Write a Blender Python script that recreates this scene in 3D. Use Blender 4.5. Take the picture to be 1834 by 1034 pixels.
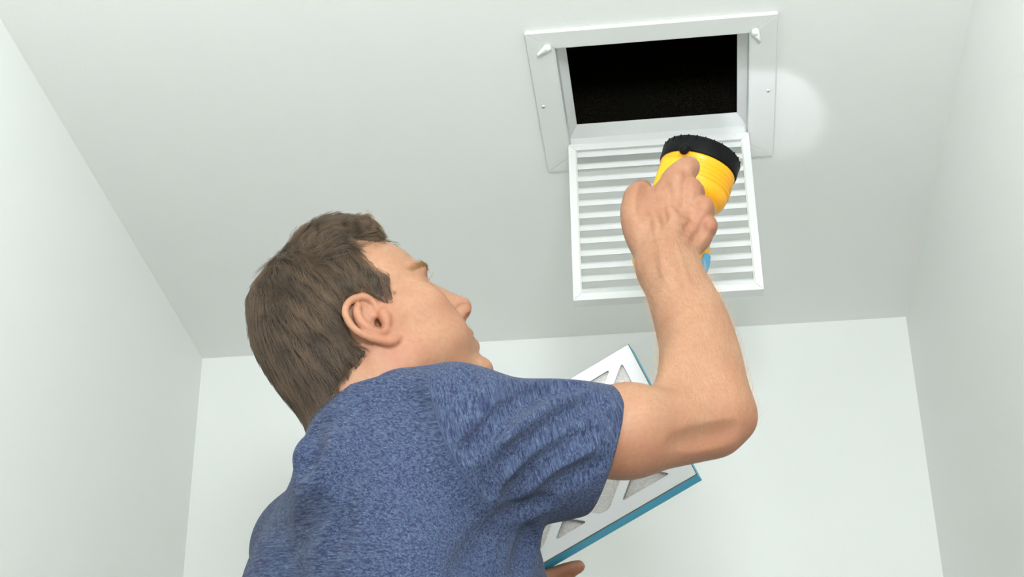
import bpy, bmesh, math, time
import numpy as np
from mathutils import Vector, Matrix

# ---------------------------------------------------------------- camera, light, exposure
W_PX, H_PX = 1834, 1034
F_PX = 2992.5142
PITCH, YAW, ROLL = 0.51033013, -0.09952266, -0.01317033
CAM = np.array([0.0, 0.0, 0.94])


def cam_axes(p, y, r):
    cy, sy, cp, sp = math.cos(y), math.sin(y), math.cos(p), math.sin(p)
    fwd = np.array([sy * cp, cy * cp, sp])
    right = np.array([cy, -sy, 0.0])
    up = np.cross(right, fwd)
    cr, sr = math.cos(r), math.sin(r)
    return np.array([right * cr + up * sr, up * cr - right * sr, fwd])


RC = cam_axes(PITCH, YAW, ROLL)


def P(px, py, z):
    """A world point seen at a photo pixel, z metres in front of the camera."""
    return CAM + RC.T @ (np.array([(px - W_PX / 2) / F_PX, (H_PX / 2 - py) / F_PX, 1.0]) * z)


def ray(px, py):
    d = RC.T @ np.array([(px - W_PX / 2) / F_PX, (H_PX / 2 - py) / F_PX, 1.0])
    return d / np.linalg.norm(d)


def on_z(px, py, z):
    d = ray(px, py)
    return CAM + d * (z - CAM[2]) / d[2]


def on_y(px, py, y):
    d = ray(px, py)
    return CAM + d * (y - CAM[1]) / d[1]


sc = bpy.context.scene
for o in list(bpy.data.objects):
    bpy.data.objects.remove(o)
COL = sc.collection

cam_data = bpy.data.cameras.new('camera')
cam_data.sensor_width = 36.0
cam_data.lens = F_PX * 36.0 / W_PX
cam_data.clip_start = 0.02
cam = bpy.data.objects.new('camera', cam_data)
m = Matrix.Identity(4)
for i in range(3):
    m[i][0], m[i][1], m[i][2], m[i][3] = RC[0][i], RC[1][i], -RC[2][i], CAM[i]
cam.matrix_world = m
COL.objects.link(cam)
sc.camera = cam

sc.view_settings.view_transform = 'Standard'
sc.view_settings.look = 'None'
sc.view_settings.exposure = 0.0
sc.view_settings.gamma = 1.0
sc.view_settings.use_curve_mapping = False
sc.cycles.use_denoising = True
sc.cycles.max_bounces = 8
sc.cycles.diffuse_bounces = 5

world = bpy.data.worlds.new('world')
sc.world = world
world.use_nodes = True
bg = world.node_tree.nodes['Background']
bg.inputs['Color'].default_value = (0.97, 1.0, 0.98, 1)
bg.inputs['Strength'].default_value = 0.75


def area_light(name, loc, aim, sx, sy, power, col):
    l = bpy.data.lights.new(name, 'AREA')
    l.shape = 'RECTANGLE'
    l.size, l.size_y, l.energy, l.color = sx, sy, power, col
    o = bpy.data.objects.new(name, l)
    o.location = loc
    o.rotation_euler = (Vector(aim) - Vector(loc)).to_track_quat('-Z', 'Y').to_euler()
    COL.objects.link(o)
    return o


# the photographer's flash bounced off the hall ceiling, and an added weak front fill behind the camera
area_light('bounce_flash', (0.17, -0.50, 1.40), (0.18, 0.05, 2.44), 0.4, 0.4, 61, (0.925, 0.963, 1.0))
area_light('front_fill_light', (-0.3, -1.3, 0.95), (-0.2, 1.8, 1.9), 1.2, 1.5, 2.5, (0.925, 0.963, 1.0))

# ---------------------------------------------------------------- helpers: objects and materials


def tag(o, label=None, cat=None, group=None, kind=None):
    if label: o['label'] = label
    if cat: o['category'] = cat
    if group: o['group'] = group
    if kind: o['kind'] = kind
    return o


def empty(name, loc=(0, 0, 0)):
    o = bpy.data.objects.new(name, None)
    o.location = loc
    o.empty_display_size = 0.05
    COL.objects.link(o)
    return o


def world_of(o):
    m_ = o.matrix_parent_inverse @ o.matrix_basis
    return world_of(o.parent) @ m_ if o.parent is not None else o.matrix_basis.copy()


def child(o, parent):
    """parent without moving: the child's own numbers stay world numbers"""
    o.parent = parent
    o.matrix_parent_inverse = world_of(parent).inverted()
    return o


def link(name, me, mat=None, parent=None):
    o = bpy.data.objects.new(name, me)
    if mat is not None and not me.materials:
        me.materials.append(mat)
    COL.objects.link(o)
    return child(o, parent) if parent is not None else o


def mesh_np(name, v, f, smooth=True):
    """mesh from numpy verts and an (n,3|4) face array"""
    me = bpy.data.meshes.new(name)
    v = np.ascontiguousarray(v, np.float32); f = np.ascontiguousarray(f, np.int32)
    n, k = f.shape
    me.vertices.add(len(v)); me.vertices.foreach_set('co', v.ravel())
    me.loops.add(n * k); me.loops.foreach_set('vertex_index', f.ravel())
    me.polygons.add(n)
    me.polygons.foreach_set('loop_start', np.arange(0, n * k, k, dtype=np.int32))
    me.polygons.foreach_set('loop_total', np.full(n, k, np.int32))
    me.update(calc_edges=True)
    if smooth:
        me.polygons.foreach_set('use_smooth', np.ones(n, bool))
    me.validate()
    return me


def bm_mesh(name, bm, smooth=False):
    bmesh.ops.recalc_face_normals(bm, faces=bm.faces)
    me = bpy.data.meshes.new(name)
    bm.to_mesh(me); bm.free()
    if smooth:
        for p in me.polygons: p.use_smooth = True
    return me


def bevel(bm, w, seg=2):
    bmesh.ops.bevel(bm, geom=list(bm.edges), offset=w, segments=seg, profile=0.5, affect='EDGES')


def prism(pts_a, pts_b, bev=0.0, seg=1, name='m'):
    """closed solid between two equal polygons"""
    bm = bmesh.new()
    a = [bm.verts.new(p) for p in pts_a]; b = [bm.verts.new(p) for p in pts_b]
    n = len(a)
    bm.faces.new(a); bm.faces.new(b[::-1])
    for i in range(n):
        bm.faces.new((a[i], b[i], b[(i + 1) % n], a[(i + 1) % n]))
    bmesh.ops.recalc_face_normals(bm, faces=bm.faces)
    if bev: bevel(bm, bev, seg)
    return bm


def box(lo, hi, bev=0.0, seg=1):
    x0, y0, z0 = lo; x1, y1, z1 = hi
    return prism([(x0, y0, z0), (x1, y0, z0), (x1, y1, z0), (x0, y1, z0)],
                 [(x0, y0, z1), (x1, y0, z1), (x1, y1, z1), (x0, y1, z1)], bev, seg)


def lathe(profile, n=48):
    """(r, z) profile turned about z, closed at both ends where r = 0"""
    bm = bmesh.new()
    rings = []
    for r, z in profile:
        if r < 1e-6:
            rings.append([bm.verts.new((0, 0, z))])
        else:
            rings.append([bm.verts.new((r * math.cos(2 * math.pi * i / n), r * math.sin(2 * math.pi * i / n), z)) for i in range(n)])
    for a, b in zip(rings, rings[1:]):
        for i in range(n):
            j = (i + 1) % n
            if len(a) == 1 and len(b) == 1: continue
            if len(a) == 1: bm.faces.new((a[0], b[i], b[j]))
            elif len(b) == 1: bm.faces.new((a[i], a[j], b[0]))
            else: bm.faces.new((a[i], a[j], b[j], b[i]))
    return bm


class NT:
    """tiny node-tree helper"""
    def __init__(s, name):
        s.m = bpy.data.materials.new(name); s.m.use_nodes = True
        s.t = s.m.node_tree; s.b = s.t.nodes['Principled BSDF']
    def n(s, kind, **kw):
        nd = s.t.nodes.new(kind)
        for k, v in kw.items():
            if k in nd.inputs: nd.inputs[k].default_value = v
            else: setattr(nd, k, v)
        return nd
    def l(s, a, b): s.t.links.new(a, b)
    def p(s, **kw):
        for k, v in kw.items(): s.b.inputs[k.replace('_', ' ')].default_value = v


def rgb(r, g, b):
    """sRGB 0-255 to linear"""
    def c(u):
        u /= 255.0
        return u / 12.92 if u <= 0.04045 else ((u + 0.055) / 1.055) ** 2.4
    return (c(r), c(g), c(b), 1.0)


def plain(name, col, rough=0.5, metal=0.0, bump=0.0, scale=200.0, var=0.03, coat=0.0):
    k = NT(name)
    k.p(Roughness=rough, Metallic=metal)
    k.b.inputs['Coat Weight'].default_value = coat
    tc = k.n('ShaderNodeTexCoord')
    nz = k.n('ShaderNodeTexNoise', Scale=scale, Detail=4.0)
    k.l(tc.outputs['Object'], nz.inputs['Vector'])
    mx = k.n('ShaderNodeMix', data_type='RGBA')
    mx.inputs['A'].default_value = tuple(c * (1 - var) for c in col[:3]) + (1,)
    mx.inputs['B'].default_value = tuple(min(1, c * (1 + var)) for c in col[:3]) + (1,)
    k.l(nz.outputs['Fac'], mx.inputs['Factor'])
    k.l(mx.outputs['Result'], k.b.inputs['Base Color'])
    if bump:
        bp = k.n('ShaderNodeBump', Strength=bump, Distance=0.002)
        k.l(nz.outputs['Fac'], bp.inputs['Height'])
        k.l(bp.outputs['Normal'], k.b.inputs['Normal'])
    return k.m
# ---------------------------------------------------------------- signed-distance sculpting


class Field:
    """a distance field on a rectilinear grid; primitives are blended in, the zero surface is meshed"""
    def __init__(s, xs, ys, zs, big=0.1):
        s.x, s.y, s.z = [np.asarray(a, np.float32) for a in (xs, ys, zs)]
        s.d = np.full((len(xs), len(ys), len(zs)), big, np.float32)
        s.F, s.O = np.eye(3), np.zeros(3)

    def frame(s, M=np.eye(3), o=(0, 0, 0)):
        s.F, s.O = np.asarray(M, float), np.asarray(o, float)

    def w(s, p):
        return s.F @ np.asarray(p, float) + s.O

    def _sl(s, lo, hi):
        r = []
        for a, l, h in zip((s.x, s.y, s.z), lo, hi):
            i, j = np.searchsorted(a, l), np.searchsorted(a, h)
            if j <= i: return None
            r.append(slice(i, j))
        return tuple(r)

    def _mix(s, sl, d, k, op):
        a = s.d[sl]
        if op == 'add':
            if k > 0:
                h = np.maximum(k - np.abs(a - d), 0) / k
                a[...] = np.minimum(a, d) - h * h * (k * 0.25)
            else: np.minimum(a, d, out=a)
        elif op == 'sub':
            d = -d
            if k > 0:
                h = np.maximum(k - np.abs(a - d), 0) / k
                a[...] = np.maximum(a, d) + h * h * (k * 0.25)
            else: np.maximum(a, d, out=a)

    def ell(s, c, r, k=0.0, op='add', R=None):
        """ellipsoid: centre and radii in the frame, R = extra rotation inside the frame"""
        r = np.asarray(r, float); M = s.F if R is None else s.F @ np.asarray(R, float)
        c = s.w(c); ext = np.sqrt(((M * r) ** 2).sum(1)) + (max(k, min(0.05, 1.2 * r.max())) if op == 'add' else k) + 0.004
        sl = s._sl(c - ext, c + ext)
        if sl is None: return
        X, Y, Z = s.x[sl[0]][:, None, None] - np.float32(c[0]), s.y[sl[1]][None, :, None] - np.float32(c[1]), s.z[sl[2]][None, None, :] - np.float32(c[2])
        k0 = 0; k1 = 0
        for j in range(3):
            u = (X * np.float32(M[0, j] / r[j]) + Y * np.float32(M[1, j] / r[j])) + Z * np.float32(M[2, j] / r[j])
            u *= u
            k0 = k0 + u; k1 = k1 + u * np.float32(1 / r[j] ** 2)
        k0 = np.sqrt(k0)
        s._mix(sl, k0 * (k0 - 1) / np.sqrt(k1 + 1e-9), k, op)

    def cone(s, a, b, ra, rb, k=0.0, op='add', flat=None):
        """round-ended limb from a to b, radius ra to rb; flat=(axis, factor) squashes it along an axis of the frame"""
        a, b = s.w(a), s.w(b)
        rm = max(ra, rb) * (1.0 if flat is None else max(1.0, flat[1])) + (max(k, min(0.05, 1.2 * max(ra, rb))) if op == 'add' else k) + 0.004
        sl = s._sl(np.minimum(a, b) - rm, np.maximum(a, b) + rm)
        if sl is None: return
        X, Y, Z = s.x[sl[0]][:, None, None] - np.float32(a[0]), s.y[sl[1]][None, :, None] - np.float32(a[1]), s.z[sl[2]][None, None, :] - np.float32(a[2])
        v = b - a; L2 = float(v @ v) + 1e-12
        t = np.clip((X * np.float32(v[0] / L2) + Y * np.float32(v[1] / L2)) + Z * np.float32(v[2] / L2), 0, 1)
        dx, dy, dz = X - t * np.float32(v[0]), Y - t * np.float32(v[1]), Z - t * np.float32(v[2])
        if flat is not None:
            n = s.F @ np.asarray(flat[0], float); n /= np.linalg.norm(n)
            q = dx * np.float32(n[0]) + dy * np.float32(n[1]) + dz * np.float32(n[2])
            g = np.float32(1 / flat[1] ** 2 - 1)
            dist = np.sqrt(np.maximum(dx * dx + dy * dy + dz * dz + g * q * q, 0))
        else:
            dist = np.sqrt(dx * dx + dy * dy + dz * dz)
        s._mix(sl, dist - (np.float32(ra) + t * np.float32(rb - ra)), k, op)

    def chain(s, pts, rad, k=0.0, op='add', flat=None):
        for (a, b, ra, rb) in zip(pts, pts[1:], rad, rad[1:]):
            s.cone(a, b, ra, rb, k, op, flat)

    def cut(s, p, n, k=0.0):
        """keep the side of the plane that n points away from (world coordinates)"""
        n = np.asarray(n, float); n /= np.linalg.norm(n)
        d = (s.x[:, None, None] * np.float32(n[0]) + s.y[None, :, None] * np.float32(n[1]) + s.z[None, None, :] * np.float32(n[2])) - np.float32(n @ np.asarray(p))
        s._mix((slice(None),) * 3, -d, k, 'sub')

    def cut_disc(s, p, n, r):
        """take away what lies above a disc (a cylinder standing on it)"""
        p, n = np.asarray(p, float), np.asarray(n, float)
        sl = s._sl(p - r - 0.14, p + r + 0.14)
        X, Y, Z = s.x[sl[0]][:, None, None] - np.float32(p[0]), s.y[sl[1]][None, :, None] - np.float32(p[1]), s.z[sl[2]][None, None, :] - np.float32(p[2])
        a = X * np.float32(n[0]) + Y * np.float32(n[1]) + Z * np.float32(n[2])
        q = np.sqrt(np.maximum(X * X + Y * Y + Z * Z - a * a, 0)) - np.float32(r)
        s._mix(sl, np.maximum(q, -a), 0.004, 'sub')

    def sample(s, q, grad=False):
        q = np.asarray(q, np.float32)
        idx, fr = [], []
        for j, a in enumerate((s.x, s.y, s.z)):
            i = np.clip(np.searchsorted(a, q[:, j]) - 1, 0, len(a) - 2)
            idx.append(i); fr.append(np.clip((q[:, j] - a[i]) / (a[i + 1] - a[i]), 0, 1))
        out = 0
        for c in range(8):
            o = (c & 1, c >> 1 & 1, c >> 2 & 1)
            w = 1
            for j in range(3): w = w * (fr[j] if o[j] else 1 - fr[j])
            out = out + w * s.d[idx[0] + o[0], idx[1] + o[1], idx[2] + o[2]]
        return out

    def grad(s, q, e=0.002):
        g = np.stack([s.sample(q + np.eye(3)[j] * e) - s.sample(q - np.eye(3)[j] * e) for j in range(3)], 1)
        return g / (np.linalg.norm(g, axis=1, keepdims=True) + 1e-9)

    def relief(s, lst, sgn, k=0.007, hits_by_pixel=True):
        """raise (+1) or press (-1) soft lines into the surface: (path, radius, height)"""
        s.frame()
        for pts, r, dep in lst:
            h_ = [s.hit(*p) for p in pts]
            h_ = [p for p in h_ if p is not None]
            if len(h_) < 2: continue
            g = s.grad(np.array(h_), 0.005)
            off = -(r - dep) if sgn > 0 else (r - dep)
            c = [p + n_ * off for p, n_ in zip(h_, g)]
            rr = [r * (0.78 if i in (0, len(c) - 1) else 1.0) for i in range(len(c))]
            c2, r2 = spline(c, rr, 4)
            s.chain(c2, r2, k, 'add' if sgn > 0 else 'sub')

    def hit(s, px, py, z0=1.2, z1=2.4):
        """first surface point along the sight line of a pixel"""
        d = ray(px, py)
        tt = np.arange(z0, z1, 0.001)
        v = s.sample(CAM + d[None] * tt[:, None])
        i = np.argmax(v < 0)
        return CAM + d * tt[i] if v[i] < 0 else None

    def mesh(s):
        """naive surface nets -> verts, quads"""
        d = s.d
        ins = d < 0
        act = np.zeros(tuple(n - 1 for n in d.shape), bool)
        cnt_all = ins[:-1, :-1, :-1].copy(); cnt_any = cnt_all.copy()
        for c in range(1, 8):
            v = ins[(c & 1):d.shape[0] - 1 + (c & 1), (c >> 1 & 1):d.shape[1] - 1 + (c >> 1 & 1), (c >> 2 & 1):d.shape[2] - 1 + (c >> 2 & 1)]
            cnt_all &= v; cnt_any |= v
        act = cnt_any & ~cnt_all
        I = np.argwhere(act)
        flat = np.ravel_multi_index(I.T, act.shape)
        corner = np.stack([d[I[:, 0] + (c & 1), I[:, 1] + (c >> 1 & 1), I[:, 2] + (c >> 2 & 1)] for c in range(8)], 1)
        pos = np.zeros((len(I), 3), np.float32); num = np.zeros(len(I), np.float32)
        for a in range(8):
            for j in range(3):
                b = a | (1 << j)
                if b == a: continue
                va, vb = corner[:, a], corner[:, b]
                m = (va < 0) != (vb < 0)
                t = np.where(m, va / np.where(m, va - vb, 1), 0)
                for ax in range(3):
                    o = (a >> ax & 1) + (t if ax == j else 0)
                    pos[:, ax] += np.where(m, o, 0)
                num += m
        pos /= num[:, None]
        V = np.empty_like(pos)
        for ax, arr in enumerate((s.x, s.y, s.z)):
            i = I[:, ax]; V[:, ax] = arr[i] + pos[:, ax] * (arr[i + 1] - arr[i])
        Q = []
        for ax in range(3):
            sl0 = [slice(None)] * 3; sl1 = [slice(None)] * 3
            sl0[ax], sl1[ax] = slice(None, -1), slice(1, None)
            e = np.argwhere(ins[tuple(sl0)] != ins[tuple(sl1)])
            u, w = [(1, 2), (2, 0), (0, 1)][ax]
            ok = (e[:, u] > 0) & (e[:, w] > 0) & (e[:, u] < d.shape[u] - 1) & (e[:, w] < d.shape[w] - 1)
            e = e[ok]
            start = ins[e[:, 0], e[:, 1], e[:, 2]]
            q = []
            for du, dw in ((-1, -1), (0, -1), (0, 0), (-1, 0)):
                c = e.copy(); c[:, u] += du; c[:, w] += dw
                q.append(np.searchsorted(flat, np.ravel_multi_index(c.T, act.shape)))
            q = np.stack(q, 1)
            q[~start] = q[~start][:, ::-1]
            Q.append(q)
        return V, np.concatenate(Q)


def smooth_mesh(V, Q, it=2, lam=0.5):
    n = len(V)
    a = Q.ravel(); b = np.roll(Q, -1, 1).ravel(); c = np.roll(Q, 1, 1).ravel()
    cnt = np.bincount(a, minlength=n) * 2.0
    for _ in range(it):
        s = np.stack([np.bincount(a, V[b, j], n) + np.bincount(a, V[c, j], n) for j in range(3)], 1) / np.maximum(cnt, 1)[:, None]
        V = V + lam * (s - V)
    return V.astype(np.float32)


def axis_steps(*segs):
    """grid coordinates from (start, stop, step) pieces"""
    out = []
    for a, b, h in segs:
        n = max(1, int(round((b - a) / h)))
        out.append(np.linspace(a, b, n, endpoint=False))
    return np.concatenate(out + [[segs[-1][1]]])


def rot_axis(ax, deg):
    return np.array(Matrix.Rotation(math.radians(deg), 3, ax))
# ---------------------------------------------------------------- the man: pose
def head_frame(yaw, pitch, roll):
    y, p, r = [math.radians(a) for a in (yaw, pitch, roll)]
    Fw = np.array([math.cos(y) * math.cos(p), math.sin(y) * math.cos(p), math.sin(p)])
    Lf = np.array([-math.sin(y), math.cos(y), 0.0]); U = np.cross(Fw, Lf)
    return np.array([Fw, Lf * math.cos(r) + U * math.sin(r), U * math.cos(r) - Lf * math.sin(r)]).T


HM, HO = head_frame(16.4, 35.2, 8.1), P(660.5, 612.5, 1.77)      # head: forward, left, up; origin between the ears
MM = 0.001


def sculpt_head(F):
    F.frame(HM, HO)
    def e(c, r, k=8, op='add', R=None, both=False):
        F.ell(np.array(c) * MM, np.array(r) * MM, k * MM, op, R)
        if both:
            F.ell(np.array([c[0], -c[1], c[2]]) * MM, np.array(r) * MM, k * MM, op, None if R is None else np.diag([1, -1, 1]) @ R @ np.diag([1, -1, 1]))
    def c(a, b, ra, rb, k=8, op='add', flat=None, both=False):
        F.cone(np.array(a) * MM, np.array(b) * MM, ra * MM, rb * MM, k * MM, op, flat)
        if both:
            F.cone(np.array([a[0], -a[1], a[2]]) * MM, np.array([b[0], -b[1], b[2]]) * MM, ra * MM, rb * MM, k * MM, op, flat)
    # skull
    e((-8, 0, 47), (90, 74, 76), 0)
    e((27, 0, 42), (62, 63, 52), 16)
    e((-50, 0, 20), (44, 54, 50), 20)
    # face block, jaw, chin
    e((44, 0, -12), (45, 57, 62), 20)
    e((38, 0, -50), (46, 46, 40), 20)
    c((6, 53, -50), (76, 15, -89), 14, 15, 20, both=True)
    c((4, 56, -12), (8, 54, -48), 16, 15, 18, both=True)
    e((84, 0, -87), (17, 23, 15), 12)
    e((28, 53, -32), (24, 14, 30), 20, both=True)
    # cheekbone, cheek, brow
    e((56, 46, -8), (24, 17, 17), 20, both=True)
    c((8, 62, 2), (54, 51, 0), 9, 11, 22, both=True)
    e((62, 34, -40), (26, 24, 28), 20, both=True)
    e((78, 20, 33), (12, 26, 9), 12, both=True)
    e((66, 41, 33), (12, 13, 9), 12, both=True)
    # eye sockets, eyelids with an opening
    e((92, 33, 17), (17, 18, 11), 10, 'sub', both=True)
    e((69, 32.5, 17), (13.8, 15.0, 13.6), 4, both=True)
    e((84, 33.5, 16), (8, 13.5, 3.6), 2.0, 'sub', R=rot_axis('Y', 12), both=True)
    # nose
    e((88, 0, -4), (16, 12, 26), 10)
    c((86, 0, 22), (111, 0, -11), 7, 8, 9)
    e((112, 0, -16.5), (10, 9, 9.5), 6)
    e((104, 11, -22), (11, 6.5, 8), 5, both=True)
    c((101, 0, -29), (111, 0, -24), 4, 4.5, 4)
    e((107.5, 9.0, -30.5), (7.5, 5.0, 6.8), 1.0, 'sub', R=rot_axis('Z', -18), both=True)
    # muzzle and lips
    e((80, 0, -49), (22, 31, 26), 12)
    c((97, 0, -45), (84, 22, -51), 7, 4, 6, both=True)
    c((95.5, 0, -59), (84, 20, -54), 7.5, 4, 5, both=True)
    for s_ in (-1, 1):
        F.chain([np.array(p) * MM for p in ((104.5, 0, -51.6), (100.5, s_ * 12, -51.8), (91, s_ * 24, -53))], [.0021, .0019, .0012], .002, 'sub')
    # neck
    c((-36, 0, -30), (-60, 8, -150), 52, 58, 40)
    c((-8, 0, -50), (-20, 6, -150), 46, 52, 30)
    c((-22, 56, -24), (-6, 26, -140), 11, 15, 24, both=True)


def spline(pts, rad, n=6):
    """Catmull-Rom through points and radii"""
    a = np.column_stack([np.asarray(pts, float), np.asarray(rad, float)])
    a = np.vstack([2 * a[0] - a[1], a, 2 * a[-1] - a[-2]])
    out = []
    for i in range(1, len(a) - 2):
        for t in np.linspace(0, 1, n, endpoint=False):
            p0, p1, p2, p3 = a[i - 1:i + 3]
            out.append(0.5 * (2 * p1 + (p2 - p0) * t + (2 * p0 - 5 * p1 + 4 * p2 - p3) * t * t + (3 * p1 - p0 - 3 * p2 + p3) * t ** 3))
    out.append(a[-2]); out = np.array(out)
    return list(out[:, :3]), list(np.maximum(out[:, 3], 1e-4))


def sculpt_ear(F, s):
    """an ear in head coordinates, s = -1 right side, +1 left"""
    A = rot_axis('Y', -11)                     # leans back
    def q(x, z, out):
        p = A @ np.array([x, 0, z * 0.83])
        return np.array([p[0] - 1, s * (66 + out), p[2] - 1]) * MM
    F.frame(HM, HO)
    def ch(pts, rad, k, op='add', n=5):
        p, r = spline([q(*p) for p in pts], [r * MM for r in rad], n)
        F.chain(p, r, k * MM, op)
    tilt = rot_axis('Z', -s * 27)
    lean = rot_axis('Y', 4)
    # shell
    F.ell(q(-13, 5, 7.5), np.array([18, 3.6, 25]) * MM, 3 * MM, 'add', tilt @ lean)
    F.ell(q(-5, -20, 5), np.array([10, 4.4, 11]) * MM, 4 * MM, 'add', tilt)
    F.ell(q(-12, 2, 2), np.array([12, 7, 16]) * MM, 6 * MM, 'add', tilt)
    # hollow between the rims
    F.ell(q(-15, 16, 14), np.array([12, 7.5, 15]) * MM, 3 * MM, 'sub', tilt @ rot_axis('Y', 14))
    # helix
    ch([(2, 8, 5), (6, 20, 5), (4, 32, 7), (-6, 39.5, 10), (-18, 40, 14), (-29, 32, 18), (-34, 18, 20), (-33.5, 4, 19), (-28, -9, 16), (-20, -20, 12), (-11, -29, 8), (-2, -31, 5)],
       [2.4, 2.9, 3.1, 3.2, 3.2, 3.2, 3.2, 3.2, 3.4, 4, 5, 5], 2)
    # antihelix and antitragus
    ch([(-9, 30, 9), (-17, 25, 13.5), (-22, 13, 16), (-21, 0, 15), (-15, -11, 11.5), (-6, -15, 9)], [2.2, 3, 3.4, 3.6, 3.8, 3.4], 3.5)
    # bowl, canal, tragus
    F.ell(q(-9, 0, 12), np.array([8.5, 9, 9]) * MM, 3 * MM, 'sub', tilt)
    F.ell(q(-3, -2, 5), np.array([5.5, 13, 5.5]) * MM, 1.0 * MM, 'sub')
    ch([(5, 5, 6), (3, -2, 8), (0, -9, 8)], [4, 4.2, 3.4], 4)
# ---------------------------------------------------------------- the man: joints
SH_R, SH_L = P(882, 790, 1.645), P(548, 992, 1.885)
EL_R, WR_R = P(1297, 752, 1.742), P(1192, 470, 1.875)
SH_M = (SH_R + SH_L) / 2
T_R = SH_R - SH_L; T_R[2] = 0; T_R /= np.linalg.norm(T_R)
T_F = np.array([-T_R[1], T_R[0], 0.0])
TM = np.array([T_F, -T_R, [0, 0, 1]]).T                       # trunk: forward, left, up; origin between the shoulders
LENS_C, TAIL_C = P(1256, 284, 2.062), P(1192, 494, 2.000)      # the flashlight's axis
fdir = LENS_C - TAIL_C; FLEN = float(np.linalg.norm(fdir)); fdir /= FLEN
HANDLE = [(1190, 325, 1.995), (1196, 345, 1.975), (1203, 375, 1.954), (1204, 410, 1.936), (1202, 440, 1.926), (1199, 465, 1.930), (1195, 484, 1.968)]
WR_L, EL_L = P(905, 1085, 1.965), P(655, 1420, 1.93)


def sculpt_trunk(F, g=0.0):
    """neck base, shoulders, ribcage; g grows everything (the shirt)"""
    F.frame(TM, SH_M)
    F.ell((0.032, 0, -0.25), (0.140 + g, 0.160 + g, 0.30 + g), 0)
    F.ell((0.008, 0, -0.07), (0.100 + g, 0.150 + g, 0.11 + g), 0.05)
    for s in (-1, 1):
        F.ell((-0.055, s * 0.085, -0.12), (0.055 + g, 0.080 + g, 0.12 + g), 0.04)
        F.cone((-0.030, s * 0.025, 0.045), (-0.005, s * 0.145, 0.005), 0.040 + g, 0.042 + g, 0.05)
    F.ell((0.0, 0, -0.48), (0.105 + g, 0.155 + g, 0.16 + g), 0.05)
    F.frame()


def sculpt_right_arm(F):
    F.frame()
    k = 0.02
    F.cone(SH_R, P(1050, 780, 1.678), 0.042, 0.0400, 0.03)
    F.cone(P(1050, 780, 1.678), P(1118, 773, 1.692), 0.0400, 0.0455, 0.01)
    F.cone(P(1112, 772, 1.691), P(1130, 770, 1.694), 0.0450, 0.0445, 0.01)
    F.cone(P(1130, 770, 1.694), P(1283, 756, 1.735), 0.0445, 0.033, 0.012)
    F.cone(P(1100, 786, 1.683), P(1262, 771, 1.730), 0.032, 0.026, 0.02)
    # elbow: point, outer and inner bumps
    F.ell(P(1326, 750, 1.742), (0.0165, 0.0165, 0.019), 0.016)
    F.ell(P(1288, 780, 1.735), (0.0155, 0.0155, 0.0145), 0.016)
    F.ell(P(1298, 716, 1.738), (0.022, 0.022, 0.024), 0.025)
    # forearm, flattening towards the wrist
    pts = [P(1274, 735, 1.742), P(1258, 650, 1.780), P(1238, 575, 1.818), P(1213, 515, 1.848), P(1193, 470, 1.875)]
    rad = [0.0365, 0.0375, 0.0345, 0.0295, 0.0272]
    p, r = spline(pts, rad, 3)
    F.chain(p, r, 0.016, flat=(RC[2], 0.88))
    F.cone(P(1232, 640, 1.765), P(1205, 700, 1.735), 0.026, 0.02, 0.02)
    F.ell(P(1228, 478, 1.872), (0.010, 0.010, 0.011), 0.012)          # wrist bone


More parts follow.
